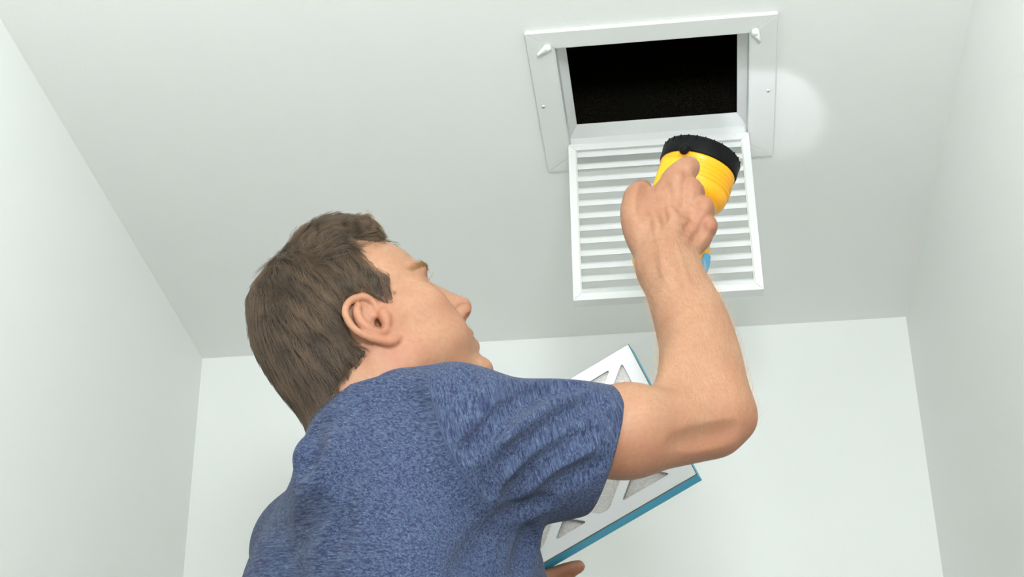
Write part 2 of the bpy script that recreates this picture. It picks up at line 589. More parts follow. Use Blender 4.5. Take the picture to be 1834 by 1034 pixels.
def sculpt_right_hand(F):
    F.frame()
    q = lambda *l: [P(*a) for a in l]
    def ch(pts, rad, k=0.008, n=3, flat=None):
        p, r = spline(q(*pts), rad, n); F.chain(p, r, k, flat=flat)
    # carpus and the four metacarpals
    F.cone(WR_R, P(1196, 436, 1.890), 0.0265, 0.024, 0.028, flat=(RC[2], 0.75))
    ch([(1170, 448, 1.893), (1188, 385, 1.908), (1207, 323, 1.929)], [.0135, .0130, .0128], .010)
    ch([(1187, 446, 1.891), (1216, 392, 1.904), (1234, 341, 1.924)], [.0130, .0120, .0115], .008)
    ch([(1205, 447, 1.891), (1238, 408, 1.901), (1255, 372, 1.914)], [.0125, .0116, .0110], .008)
    ch([(1220, 450, 1.893), (1247, 428, 1.901), (1263, 403, 1.907)], [.0125, .0112, .0102], .008)
    F.cone(P(1212, 455, 1.903), P(1250, 430, 1.917), .015, .013, .014)
    # thumb: ball, proximal, distal, lying along the left of the handle
    ch([(1163, 453, 1.893), (1146, 400, 1.908), (1142, 352, 1.926)], [.0150, .0165, .0140], .014)
    F.cone(P(1166, 405, 1.912), P(1188, 350, 1.928), .0155, .0130, .014)
    ch([(1142, 352, 1.926), (1149, 341, 1.954), (1150, 340, 1.980)], [.0138, .0112, .0088], .006)
    # knuckles
    for px, py, z, r in ((1210, 320, 1.926, .0115), (1237, 338, 1.919, .0112), (1259, 370, 1.909, .0108), (1266, 403, 1.902, .0098)):
        F.ell(P(px, py, z), (r, r, r), .006)
    # index: stretched up over the handle root, its end joints folded away
    ch([(1207, 323, 1.928), (1222, 309, 1.934), (1235, 299, 1.944)], [.0130, .0122, .0118], .006)
    ch([(1235, 299, 1.944), (1227, 313, 1.957), (1207, 330, 1.960)], [.0104, .0086, .0074], .003)
    # middle, ring, little finger round the handle
    ch([(1237, 339, 1.923), (1243, 345, 1.946), (1242, 348, 1.968)], [.0115, .0104, .0102], .007)
    ch([(1242, 348, 1.968), (1226, 353, 1.985), (1210, 356, 1.972)], [.0100, .0090, .0076], .003)
    ch([(1259, 371, 1.914), (1261, 378, 1.935), (1259, 384, 1.957)], [.0110, .0098, .0096], .007)
    ch([(1259, 384, 1.957), (1242, 389, 1.976), (1226, 390, 1.962)], [.0094, .0085, .0072], .003)
    ch([(1266, 404, 1.907), (1266, 410, 1.925), (1262, 415, 1.941)], [.0100, .0086, .0084], .007)
    ch([(1262, 415, 1.941), (1246, 421, 1.956), (1228, 420, 1.944)], [.0082, .0074, .0064], .003)
    # tendons, knuckle bumps and the valleys between them, laid on the finished skin
    F.relief([([(1180, 330), (1196, 366), (1190, 420)], .012, .0016), ([(1229, 352), (1217, 392), (1203, 430)], .009, .0022),
              ([(1252, 380), (1236, 410), (1220, 438)], .008, .0020), ([(1264, 398), (1248, 422), (1234, 440)], .007, .0014),
              ([(1163, 334), (1154, 356), (1150, 385)], .008, .0022)], -1)
    F.relief([([(1215, 318), (1211, 372), (1199, 432)], .0042, .0017), ([(1243, 344), (1223, 384), (1206, 436)], .0040, .0017),
              ([(1264, 372), (1237, 414), (1214, 446)], .0038, .0015), ([(1192, 352), (1206, 388), (1232, 398)], .0026, .0011),
              ([(1172, 380), (1180, 420), (1186, 462), (1192, 500)], .0028, .0010), ([(1232, 520), (1222, 480), (1212, 452)], .0028, .0009)], 1)
    for px, py, r in ((1213, 315, .0075), (1243, 341, .0075), (1266, 370, .0070), (1272, 402, .0062), (1237, 299, .0070)):
        p_ = F.hit(px, py)
        if p_ is not None:
            F.ell(p_ - F.grad(p_[None], .004)[0] * (r - .0016), (r, r, r), .006)
    # elbow crease
    F.relief([([(1210, 792), (1262, 784), (1310, 772)], .012, .0008)], -1, .012)


def sculpt_left_arm(F):
    F.frame()
    q = lambda *l: [P(*a) for a in l]
    def ch(pts, rad, k=0.008, n=3):
        p, r = spline(q(*pts), rad, n); F.chain(p, r, k)
    F.chain([SH_L, EL_L], [0.052, 0.042], 0.04)
    F.chain([EL_L, (EL_L + WR_L) / 2, WR_L], [0.041, 0.041, 0.028], 0.02)
    # hand under the filter: palm, four fingers pointing along its lower edge, thumb on the near face
    F.cone(WR_L, P(945, 1068, 1.975), 0.026, 0.026, 0.014)
    ch([(925, 1070, 1.97), (958, 1046, 1.985)], [.018, .0125], .012)
    ch([(925, 1078, 1.97), (952, 1066, 1.990)], [.018, .0120], .012)
    ch([(925, 1086, 1.97), (946, 1086, 1.990)], [.018, .0115], .012)
    ch([(920, 1092, 1.97), (936, 1102, 1.985)], [.016, .0105], .012)
    ch([(958, 1046, 1.985), (986, 1034, 2.000), (1012, 1024, 2.000), (1037, 1015, 1.995)], [.0112, .0098, .0092, .0078], .004)
    ch([(952, 1066, 1.990), (980, 1056, 2.006), (1000, 1044, 2.006), (1017, 1037, 2.000)], [.0110, .0098, .0090, .0078], .004)
    ch([(946, 1086, 1.990), (972, 1078, 2.006), (992, 1072, 2.006), (1008, 1066, 2.000)], [.0106, .0094, .0086, .0074], .004)
    ch([(936, 1102, 1.985), (958, 1098, 1.998), (974, 1094, 1.998), (988, 1090, 1.994)], [.0094, .0082, .0076, .0066], .004)
    ch([(915, 1062, 1.955), (928, 1032, 1.945), (940, 1012, 1.948), (952, 1000, 1.951)], [.0170, .0130, .0112, .0092], .006)


def sculpt_body(h, hc):
    lo = np.array([-0.62, 1.30, 1.00]); hi = np.array([0.22, 1.95, 2.00])
    F = Field(axis_steps((lo[0], hi[0], h)), axis_steps((1.27, 1.88, h), (1.88, 2.04, hc)),
              axis_steps((0.86, 1.54, hc), (1.54, 2.045, h)))
    sculpt_head(F); sculpt_ear(F, -1); sculpt_ear(F, 1)
    sculpt_trunk(F, -0.02)
    F.frame(TM, SH_M)
    F.cone((-0.03, 0, 0.02), HM.T @ (0 * SH_M) + np.linalg.solve(TM, HO + HM @ np.array([-.045, .004, -.08]) - SH_M), 0.055, 0.052, 0.05)
    sculpt_right_arm(F); sculpt_right_hand(F); sculpt_left_arm(F)
    # the grip closes on the flashlight without passing into it
    F.frame()
    hp, hr = spline([P(*a) for a in HANDLE], [.0121] * len(HANDLE), 6)
    F.chain(hp, hr, 0.0, 'sub')
    zs = [-.012, .008, .022, .036, .050, .062, .074, FLEN - .068, FLEN - .060, FLEN - .050, FLEN - .020]
    rs = [.020, .0448, .0474, .0467, .0427, .0382, .0358, .0358, .0432, .0465, .0480]
    F.chain([TAIL_C + fdir * z_ for z_ in zs], rs, 0.0, 'sub')
    return F


# ---------------------------------------------------------------- the T-shirt
NECK_C = np.array([-0.304, 1.557, 1.670])
NECK_N = np.array([0.017, 0.34, 0.94]); NECK_N /= np.linalg.norm(NECK_N)
GROOVES = [  # soft folds of the cloth: pixel path, radius, depth
    ([(1036, 690), (970, 702), (911, 742), (868, 786), (836, 808)], .011, .0085),
    ([(1068, 718), (1009, 754), (950, 797), (893, 846), (878, 880)], .011, .0080),
    ([(1052, 774), (989, 819), (930, 872), (915, 905)], .011, .0070),
    ([(1066, 830), (1005, 862), (945, 906)], .011, .0055),
    ([(985, 896), (935, 915), (905, 919)], .010, .0065),
    ([(1000, 692), (935, 712), (880, 752), (858, 790)], .009, .0045),
    ([(930, 690), (880, 712), (845, 750)], .008, .0030),
    ([(830, 665), (842, 705), (838, 745)], .008, .0025),
    ([(890, 800), (868, 830), (858, 856)], .008, .0030),
    ([(597, 891), (550, 938), (516, 995)], .030, .0060),
    ([(536, 836), (548, 828), (562, 800), (566, 770)], .016, .0065),
    ([(700, 700), (740, 720), (770, 760)], .020, .0030),
    ([(976, 945), (972, 985), (968, 1030)], .009, .0050),
    ([(950, 950), (935, 990), (918, 1032)], .011, .0050),
    ([(890, 935), (850, 985), (810, 1030)], .020, .0035),
    ([(680, 760), (640, 830), (600, 880)], .030, .0025),
    ([(640, 900), (600, 960), (570, 1030)], .030, .0035),
]
RIDGES = [
    ([(1020, 706), (960, 738), (903, 785), (868, 820)], .010, .0035),
    ([(1045, 742), (985, 783), (925, 828), (888, 866)], .010, .0035),
    ([(1060, 802), (1000, 842), (940, 888)], .010, .0032),
    ([(963, 940), (955, 985), (945, 1030)], .009, .0030),
    ([(548, 790), (542, 808), (536, 822)], .014, .0040),
]
SEAM = [(760, 652), (767, 680), (774, 711), (785, 758), (799, 790), (813, 817), (831, 848), (852, 876), (872, 898), (893, 916), (922, 931), (950, 935)]


def sculpt_shirt(h):
    F = Field(axis_steps((-0.64, 0.10, h)), axis_steps((1.30, 1.98, h)), axis_steps((1.02, 1.82, h)))
    sculpt_trunk(F, 0.008)
    F.frame()
    # left sleeve, hanging
    d = (EL_L - SH_L) / np.linalg.norm(EL_L - SH_L)
    F.cone(SH_L, SH_L + d * 0.21, 0.060, 0.062, 0.05)
    # right sleeve, reaching out with the arm, roomy below it
    F.cone(SH_R, P(1010, 793, 1.672), 0.065, 0.0555, 0.05)
    F.cone(P(700, 725, 1.700), P(800, 722, 1.668), 0.036, 0.038, 0.04)
    F.cone(P(1010, 793, 1.672), P(1160, 785, 1.702), 0.0555, 0.0545, 0.03)
    F.cone(P(960, 825, 1.668), P(1150, 831, 1.706), 0.052, 0.0475, 0.04)
    # back of the neck up to the collar
    F.frame(TM, SH_M)
    F.cone((-0.030, 0.0, 0.0), (-0.034, 0.006, 0.030), 0.060, 0.054, 0.05)
    F.frame()
    F.cone(NECK_C - NECK_N * 0.085, NECK_C - NECK_N * 0.058, 0.068, 0.059, 0.05)
    F.cone(NECK_C - NECK_N * 0.06, NECK_C, 0.0605, 0.0605, 0.012)
    # sleeve mouths
    top, bot = P(1119, 688, 1.690), P(1047, 916, 1.700)
    n = np.cross(bot - top, RC[2] - 0.10 * RC[0]); n *= np.sign(n @ RC[0])
    F.cut_disc((top + bot) / 2, n, 0.125)
    F.cone(P(1100, 781, 1.690), P(1200, 774, 1.715), 0.048, 0.048, 0.0, 'sub')
    F.cone(P(1085, 822, 1.692), P(1180, 828, 1.71), 0.043, 0.043, 0.006, 'sub')
    e = SH_L + d * 0.265
    F.ell(e, (0.075, 0.075, 0.075), 0.0, 'sub')
    # folds
    F.relief(RIDGES, 1, .008)
    F.relief(GROOVES, -1, .007)
    # neck opening
    F.frame()
    F.cut_disc(NECK_C - NECK_N * 0.008, NECK_N, 0.072)
    F.cone(NECK_C - NECK_N * 0.03, NECK_C + NECK_N * 0.05, 0.0600, 0.0600, 0.0, 'sub')
    return F


def collar_ring(F, n=64):
    """ribbed neckband: a flat loop round the neck"""
    u = np.cross(NECK_N, [0, 1, 0]); u /= np.linalg.norm(u); v = np.cross(NECK_N, u)
    rings = []
    prof = [(0.000, -0.013), (0.0025, -0.011), (0.0030, -0.004), (0.0028, 0.003), (0.0018, 0.0055), (-0.0006, 0.0052), (-0.0012, -0.004), (-0.001, -0.013)]
    V = []
    for i in range(n):
        a = 2 * math.pi * i / n
        rad = u * math.cos(a) + v * math.sin(a)
        for dr, dz in prof:
            V.append(NECK_C + rad * (0.0610 + dr) + NECK_N * dz)
    m_ = len(prof)
    Q = [(i * m_ + j, ((i + 1) % n) * m_ + j, ((i + 1) % n) * m_ + (j + 1) % m_, i * m_ + (j + 1) % m_) for i in range(n) for j in range(m_)]
    return np.array(V), np.array(Q)
# ---------------------------------------------------------------- materials of the man
def skin_material():
    k = NT('skin')
    k.p(Roughness=0.52)
    k.b.inputs['Specular IOR Level'].default_value = 0.35
    k.b.inputs['Subsurface Weight'].default_value = 0.18
    k.b.inputs['Subsurface Radius'].default_value = (1.0, 0.35, 0.18)
    k.b.inputs['Subsurface Scale'].default_value = 0.006
    at = k.n('ShaderNodeVertexColor', layer_name='tone')
    sp = k.n('ShaderNodeSeparateColor'); k.l(at.outputs['Color'], sp.inputs['Color'])
    tc = k.n('ShaderNodeTexCoord')
    def noise(scale, det=3.0, rough=0.5):
        n = k.n('ShaderNodeTexNoise', Scale=scale, Detail=det, Roughness=rough)
        k.l(tc.outputs['Object'], n.inputs['Vector']); return n
    def ramp(src, a, b):
        r = k.n('ShaderNodeMapRange'); r.inputs['From Min'].default_value = a; r.inputs['From Max'].default_value = b
        k.l(src, r.inputs['Value']); return r.outputs['Result']
    def mix(fac, a, b):
        m_ = k.n('ShaderNodeMix', data_type='RGBA')
        if isinstance(fac, float): m_.inputs['Factor'].default_value = fac
        else: k.l(fac, m_.inputs['Factor'])
        for s_, v in (('A', a), ('B', b)):
            if isinstance(v, tuple): m_.inputs[s_].default_value = v
            else: k.l(v, m_.inputs[s_])
        return m_.outputs['Result']
    base = mix(ramp(noise(26, 4).outputs['Fac'], 0.35, 0.68), rgb(171, 132, 104), rgb(160, 117, 91))
    base = mix(ramp(noise(200, 4).outputs['Fac'], 0.42, 0.95), base, rgb(158, 109, 80))
    red = k.n('ShaderNodeMath', operation='MULTIPLY'); red.inputs[1].default_value = 0.75
    k.l(sp.outputs['Red'], red.inputs[0])
    base = mix(red.outputs[0], base, rgb(160, 86, 66))
    # freckles, mostly on the arm
    spot = k.n('ShaderNodeMath', operation='MULTIPLY')
    k.l(ramp(noise(520, 2).outputs['Fac'], 0.56, 0.72), spot.inputs[0]); k.l(ramp(noise(90, 4).outputs['Fac'], 0.42, 0.66), spot.inputs[1])
    sp2 = k.n('ShaderNodeMath', operation='MULTIPLY'); k.l(spot.outputs[0], sp2.inputs[0]); k.l(sp.outputs['Blue'], sp2.inputs[1])
    base = mix(sp2.outputs[0], base, rgb(150, 100, 70))
    base = mix(sp.outputs['Green'], base, rgb(120, 92, 70))
    k.l(base, k.b.inputs['Base Color'])
    bp = k.n('ShaderNodeBump', Strength=0.22, Distance=0.0012)
    ad = k.n('ShaderNodeMath', operation='ADD')
    k.l(noise(420, 3).outputs['Fac'], ad.inputs[0]); k.l(noise(120, 2).outputs['Fac'], ad.inputs[1])
    k.l(ad.outputs[0], bp.inputs['Height']); k.l(bp.outputs['Normal'], k.b.inputs['Normal'])
    return k.m


def hair_material(name, dark, light, rough=0.45):
    k = NT(name)
    k.p(Roughness=rough)
    k.b.inputs['Specular IOR Level'].default_value = 0.5
    hi = k.n('ShaderNodeHairInfo')
    tc = k.n('ShaderNodeTexCoord'); nz = k.n('ShaderNodeTexNoise', Scale=34.0, Detail=3.0)
    k.l(tc.outputs['Object'], nz.inputs['Vector'])
    ad = k.n('ShaderNodeMath', operation='MULTIPLY_ADD'); ad.inputs[1].default_value = 0.55
    k.l(hi.outputs['Random'], ad.inputs[0])
    mr = k.n('ShaderNodeMapRange'); mr.inputs['From Min'].default_value = 0.3; mr.inputs['From Max'].default_value = 0.75
    mr.inputs['To Min'].default_value = -0.1; mr.inputs['To Max'].default_value = 0.5
    k.l(nz.outputs['Fac'], mr.inputs['Value']); k.l(mr.outputs['Result'], ad.inputs[2])
    m_ = k.n('ShaderNodeMix', data_type='RGBA'); m_.inputs['A'].default_value = dark; m_.inputs['B'].default_value = light
    k.l(ad.outputs[0], m_.inputs['Factor']); k.l(m_.outputs['Result'], k.b.inputs['Base Color'])
    return k.m


def cloth_material():
    """heather jersey: pale flecks drawn out along the knit, turned on the sleeve"""
    k = NT('heather_jersey')
    k.p(Roughness=0.9)
    k.b.inputs['Specular IOR Level'].default_value = 0.15
    k.b.inputs['Sheen Weight'].default_value = 0.06
    k.b.inputs['Sheen Roughness'].default_value = 0.5
    at = k.n('ShaderNodeAttribute', attribute_name='knit')      # (along course, along wale, across) in metres
    def noise(sc3, scale, det, rough=0.55):
        mp = k.n('ShaderNodeMapping'); mp.inputs['Scale'].default_value = sc3
        k.l(at.outputs['Vector'], mp.inputs['Vector'])
        n = k.n('ShaderNodeTexNoise', Scale=scale, Detail=det, Roughness=rough)
        k.l(mp.outputs['Vector'], n.inputs['Vector']); return n.outputs['Fac']
    def ramp(src, a, b):
        r = k.n('ShaderNodeMapRange'); r.inputs['From Min'].default_value = a; r.inputs['From Max'].default_value = b
        k.l(src, r.inputs['Value']); return r.outputs['Result']
    def mix(fac, a, b):
        m_ = k.n('ShaderNodeMix', data_type='RGBA'); k.l(fac, m_.inputs['Factor'])
        for s_, v in (('A', a), ('B', b)):
            if isinstance(v, tuple): m_.inputs[s_].default_value = v
            else: k.l(v, m_.inputs[s_])
        return m_.outputs['Result']
    streak = noise((1, 12, 12), 34, 4, 0.65)
    flecks = noise((1, 7, 7), 110, 3, 0.65)
    grain = noise((1, 3, 3), 420, 2, 0.6)
    col = mix(ramp(streak, 0.39, 0.61), rgb(42, 48, 78), rgb(70, 83, 108))
    col = mix(ramp(flecks, 0.54, 0.76), col, rgb(104, 117, 134))
    col = mix(ramp(flecks, 0.44, 0.28), col, rgb(34, 38, 66))
    col = mix(ramp(grain, 0.62, 0.90), col, rgb(112, 124, 140))
    k.l(col, k.b.inputs['Base Color'])
    bp = k.n('ShaderNodeBump', Strength=0.5, Distance=0.0015)
    k.l(grain, bp.inputs['Height']); k.l(bp.outputs['Normal'], k.b.inputs['Normal'])
    return k.m


def sstep(x, a, b):
    t = np.clip((x - a) / (b - a), 0, 1); return t * t * (3 - 2 * t)


def blob(P_, c, r):
    return np.exp(-(((P_ - c) / r) ** 2).sum(1))


# ---------------------------------------------------------------- the man: build
T0 = time.time()
person = empty('person', (float(SH_M[0]), float(SH_M[1]), 0.0))
tag(person, 'man in a blue heather T-shirt looking up, flashlight in his raised right hand', 'person')
SKIN, SHIRT = skin_material(), cloth_material()
HAIR = hair_material('brown_hair', rgb(38, 28, 19), rgb(124, 101, 78))
BROW = hair_material('sandy_hair', rgb(150, 110, 70), rgb(200, 160, 110))

body_f = sculpt_body(0.0017, 0.006)
BV, BQ = body_f.mesh(); BV = smooth_mesh(BV, BQ, 2)
me = mesh_np('body', BV, BQ)
L = (BV - HO) @ HM * 1000                                  # head coordinates, mm
rng = np.random.default_rng(7)
HAIRLINE = np.array([(72, 92), (60, 80), (47, 81), (37, 88), (27, 91), (22, 81), (21, 70), (23, 57), (30, 46), (35, 38), (27, 26), (18, 6), (11, 14), (6, 24), (-2, 33), (-22, 35),
                     (-33, 14), (-36, -3), (-33, -14), (-29, -25), (-40, -30), (-52, -36), (-66, -46), (-84, -72), (-150, -90), (-150, 220), (110, 220)], float)


def poly_dist(x, z, poly):
    """signed distance to a polygon, positive inside"""
    best = np.full(x.shape, 1e9, np.float32); ins = np.zeros(x.shape, bool)
    for (ax, az), (bx, bz) in zip(poly, np.roll(poly, -1, 0)):
        ex, ez = bx - ax, bz - az
        t = np.clip(((x - ax) * ex + (z - az) * ez) / (ex * ex + ez * ez), 0, 1)
        best = np.minimum(best, (x - ax - t * ex) ** 2 + (z - az - t * ez) ** 2)
        cr = (az > z) != (bz > z)
        if bz != az: ins ^= cr & (x < (bx - ax) * (z - az) / (bz - az) + ax)
    d = np.sqrt(best)
    return np.where(ins, d, -d)


on_head = (np.abs(L[:, 0]) < 135) & (np.abs(L[:, 1]) < 95) & (L[:, 2] > -110) & (L[:, 2] < 145)
scalp = np.zeros(len(L)); scalp[on_head] = 0.75 * sstep(poly_dist(L[on_head, 0], L[on_head, 2], HAIRLINE), -2, 12)
scalp *= 1 - 0.45 * sstep(L[:, 0], 5, 24)
ear_m = on_head & (L[:, 0] > -42) & (L[:, 0] < 9) & (np.abs(L[:, 1]) > 66) & (np.abs(L[:, 2]) < 40) & (scalp < .5) | on_head & (np.abs(L[:, 1]) > 75) & (L[:, 0] < 9)
scalp[ear_m & (np.abs(L[:, 1]) > 72)] = 0
red = np.zeros(len(L))
for s_ in (-1, 1):
    red += 0.55 * blob(L, (-14, s_ * 80, 2), (26, 14, 40)) + 0.3 * blob(L, (58, s_ * 50, -20), (24, 20, 22)) + 0.35 * blob(L, (0, s_ * 62, -45), (34, 26, 26))
red += 0.6 * blob(L, (112, 0, -20), (12, 16, 12)) + 0.45 * blob(L, (-20, 0, -100), (70, 70, 45))
lips = blob(L, (101, 0, -52), (9, 22, 7.5)); red += 0.9 * lips
WV = BV.astype(float)
red += 0.5 * blob(WV, P(1320, 770, 1.74), (.05, .05, .035)) + 0.45 * blob(WV, P(1180, 850, 1.70), (.11, .08, .03))
for kx in ((1212, 319, 1.925), (1246, 340, 1.915), (1272, 372, 1.905), (1276, 404, 1.90), (1238, 300, 1.94)):
    red += 0.45 * blob(WV, P(*kx), (.011, .011, .011))
red += 0.35 * blob(WV, P(1020, 1030, 1.99), (.05, .04, .04)) + 0.28 * blob(WV, P(1205, 380, 1.92), (.07, .07, .07))
arm = ((WV[:, 0] > -0.08) & ~on_head).astype(float)
col = np.stack([np.clip(red, 0, 1), scalp * 0.9, np.clip(0.25 + 0.75 * arm, 0, 1), np.ones(len(L))], 1).astype(np.float32)
ca = me.color_attributes.new('tone', 'FLOAT_COLOR', 'POINT'); ca.data.foreach_set('color', col.ravel())
body = link('body', me, SKIN, person)
tag(body, 'fair freckled skin')

# eyes
eye_m = NT('eye'); eye_m.p(Roughness=0.08)
tc = eye_m.n('ShaderNodeTexCoord'); sx = eye_m.n('ShaderNodeSeparateXYZ'); eye_m.l(tc.outputs['Object'], sx.inputs[0])
rp = eye_m.n('ShaderNodeValToRGB'); eye_m.l(sx.outputs['Z'], rp.inputs[0])
rp.color_ramp.interpolation = 'CONSTANT'
rp.color_ramp.elements[0].color = rgb(232, 224, 216)
for pos, c_ in ((0.0106, rgb(70, 100, 120)), (0.01185, (0.01, 0.01, 0.01, 1))):
    el = rp.color_ramp.elements.new(pos); el.color = c_
rp.color_ramp.elements[-1].position = 1.0; rp.color_ramp.elements[-1].color = (0.01, 0.01, 0.01, 1)
eye_m.l(rp.outputs['Color'], eye_m.b.inputs['Base Color'])
for s_ in (-1, 1):
    bm = bmesh.new(); bmesh.ops.create_uvsphere(bm, u_segments=32, v_segments=24, radius=0.0122)
    o = link('eye', bm_mesh('eye', bm, True), eye_m.m, person)
    c_ = HO + HM @ np.array([69.5, s_ * 32.5, 17]) * MM
    rot = Vector(HM @ np.array([1, 0, 0.12])).to_track_quat('Z', 'Y')
    o.matrix_basis = Matrix.Translation(Vector(c_)) @ rot.to_matrix().to_4x4()


# ---------------------------------------------------------------- hair
def curves_object(name, pts, rad, mat, parent):
    """pts (n, steps, 3), rad (steps,) or (n, steps)"""
    n, k_ = pts.shape[:2]
    hc = bpy.data.hair_curves.new(name)
    hc.add_curves([k_] * n)
    hc.attributes['position'].data.foreach_set('vector', np.ascontiguousarray(pts, np.float32).ravel())
    ra = hc.attributes.get('radius') or hc.attributes.new('radius', 'FLOAT', 'POINT')
    ra.data.foreach_set('value', np.ascontiguousarray(np.broadcast_to(rad, (n, k_)), np.float32).ravel())
    hc.materials.append(mat)
    o = bpy.data.objects.new(name, hc); COL.objects.link(o)
    return child(o, parent)


def area_sample(V, Q, mask, n):
    """random points on the masked faces"""
    q = Q[mask]
    a = np.linalg.norm(np.cross(V[q[:, 2]] - V[q[:, 0]], V[q[:, 3]] - V[q[:, 1]]), axis=1)
    i = rng.choice(len(q), n, p=a / a.sum())
    u, v = rng.random((n, 1)), rng.random((n, 1))
    q = q[i]
    return (V[q[:, 0]] * (1 - u) + V[q[:, 1]] * u) * (1 - v) + (V[q[:, 3]] * (1 - u) + V[q[:, 2]] * u) * v


def hair_depth(x, y, z):
    """thickness of the hair over the scalp, mm, in head coordinates"""
    top = np.interp(x, [-110, -100, -88, -66, -34, -18, -8, 5, 20, 30, 45, 62, 80], [8, 9, 11.0, 8.0, 7.0, 8, 12, 15.5, 15.5, 18, 13.5, 14, 10])
    t = 5.5 + (top - 5.5) * sstep(z, 70, 108)
    t += 2.5 * sstep(-x, 60, 95) * (1 - sstep(z, 60, 100))
    lump = np.sin(x * .21 + y * .13 + 1.0) * np.sin(y * .17 - x * .06 + z * .05) + 0.6 * np.sin(x * .43 - y * .31)
    t += lump * 1.6 * sstep(z, 75, 105) * sstep(x, -35, 0)
    return t


hf = Field(*[np.arange(HO[i] - .175, HO[i] + .175, .0018) for i in range(3)])
sculpt_head(hf)
gx, gy, gz = np.meshgrid(hf.x - HO[0], hf.y - HO[1], hf.z - HO[2], indexing='ij', sparse=True)
lx, ly, lz = [(gx * np.float32(HM[0, j]) + gy * np.float32(HM[1, j]) + gz * np.float32(HM[2, j])) * np.float32(1000) for j in range(3)]
near = np.abs(hf.d) < 0.03
pd = poly_dist(lx[near], lz[near], HAIRLINE)
th = hair_depth(lx[near], ly[near], lz[near]) * np.clip((pd + .5) / 15, 0, 1) ** 0.9 - 3.0 * (pd < 0)
capd = hf.d.copy(); capd[near] -= (th * 0.001).astype(np.float32); capd[~near] = np.where(capd[~near] > 0, .03, -.03)
skin_d = hf.d
hf.d = capd
CV, CQ = hf.mesh(); CV = smooth_mesh(CV, CQ, 3)
CL = (CV - HO) @ HM * 1000
cpd = poly_dist(CL[:, 0], CL[:, 2], HAIRLINE)
keep = cpd > -1.0
solid = cpd > 2.6 + 9 * sstep(CL[:, 0], 8, 24) * (1 - sstep(CL[:, 2], 66, 78))
hair = link('hair', mesh_np('hair', CV, CQ[solid[CQ].all(1)]), hair_material('brown_hair_under', rgb(30, 22, 15), rgb(52, 40, 29), 0.8), person)
tag(hair, 'short wavy brown hair, swept forward over the brow', kind=None)


def grow(n, steps, seg, mask_fn, flow_fn, lift, jitter, inset=0.002, clump=1.0, lock_lift=0.0015):
    m_ = mask_fn(CL)
    q = area_sample(CV, CQ, m_[CQ].all(1) & keep[CQ].all(1), n)
    p = q - hf.grad(q, .003) * inset
    out = [p]
    ph = rng.random((n, 1)) * 6.28
    jit = rng.normal(0, jitter, (n, 3))
    l0 = (q - HO) @ HM * 1000
    burn = sstep(l0[:, 0], 4, 12) * (1 - sstep(l0[:, 2], 24, 40)) + (l0[:, 0] < -20) * (1 - sstep(l0[:, 2], -20, 20))
    sc_ = rng.uniform(.65, 1.2, (n, 1)) * np.clip(poly_dist(l0[:, 0], l0[:, 2], HAIRLINE) / 16, .75 - .5 * burn, 1)[:, None]
    for i in range(1, steps):
        l = (p - HO) @ HM * 1000
        f = flow_fn(l, i, ph) @ HM.T + jit
        g = hf.grad(p, .003)
        f -= g * (f * g).sum(1, keepdims=True)
        f /= np.linalg.norm(f, axis=1, keepdims=True) + 1e-9
        p = p + f * seg * sc_
        want = -inset + (inset + lift * (0.2 + 0.8 * i / (steps - 1)) * (0.4 + sc_)) * min(1.0, i / 2.0)
        d = hf.sample(p)[:, None]
        p = p + hf.grad(p, .003) * (want - d)
        out.append(p)
    S_ = np.stack(out, 1)
    # gather the strands into locks: each leans towards the nearest of a few guide strands as it goes out
    ng = max(8, n // 11); gi = rng.choice(n, ng, replace=False); gp = S_[gi, steps // 2]
    near_ = np.concatenate([((S_[i:i + 2000, steps // 2, None] - gp[None]) ** 2).sum(2).argmin(1) for i in range(0, n, 2000)])
    dlt = S_[gi][near_] - S_
    dist_ = np.linalg.norm(dlt[:, steps // 2], axis=1)
    w_ = (np.linspace(0, 1, steps) ** 1.2)[None, :, None] * (0.50 * clump * (1 - sstep(dist_, .006, .014)))[:, None, None]
    S_ = S_ + dlt * w_
    g_ = hf.grad(S_[:, -1], .003)
    puff = rng.uniform(0, lock_lift, ng)[near_]
    return S_ + g_[:, None] * puff[:, None, None] * (np.linspace(0, 1, steps) ** 1.5)[None, :, None]


def flow_side(l, i, ph):
    x, y, z = l.T
    b = np.clip(0.25 + x / 60, -0.1, 1.3) * sstep(z, -30, 40)        # combed back above the ear
    b = b * (1 - sstep(x, 12, 26) * (1 - sstep(z, 30, 55)))          # sideburn hangs
    sw = 0.30 * np.sin(z * .16 + x * .09 + np.sign(y) * 1.3) * np.sin(x * .07 - z * .05) + 0.22 * np.sin(x * .45 + z * .12 + i * .5) + 0.10 * np.sin(ph[:, 0] + i * .7)
    f = np.stack([-b + sw * 0.6, 0.12 * np.sign(y) * -1 * (x < -60), -np.ones_like(x)], 1)
    return f


def flow_top(l, i, ph):
    x, y, z = l.T
    w = np.sin(x * .09 + y * .11 + ph[:, 0] * .35 + i * .55)
    f = np.stack([np.ones_like(x), 0.75 * w + 0.25 * np.sign(y), -0.25 + 0.2 * np.cos(i + ph[:, 0])], 1)
    back = 1 - sstep(x, -38, -12)
    side = flow_side(l, i, ph)
    return f * (1 - back)[:, None] + side * back[:, None]


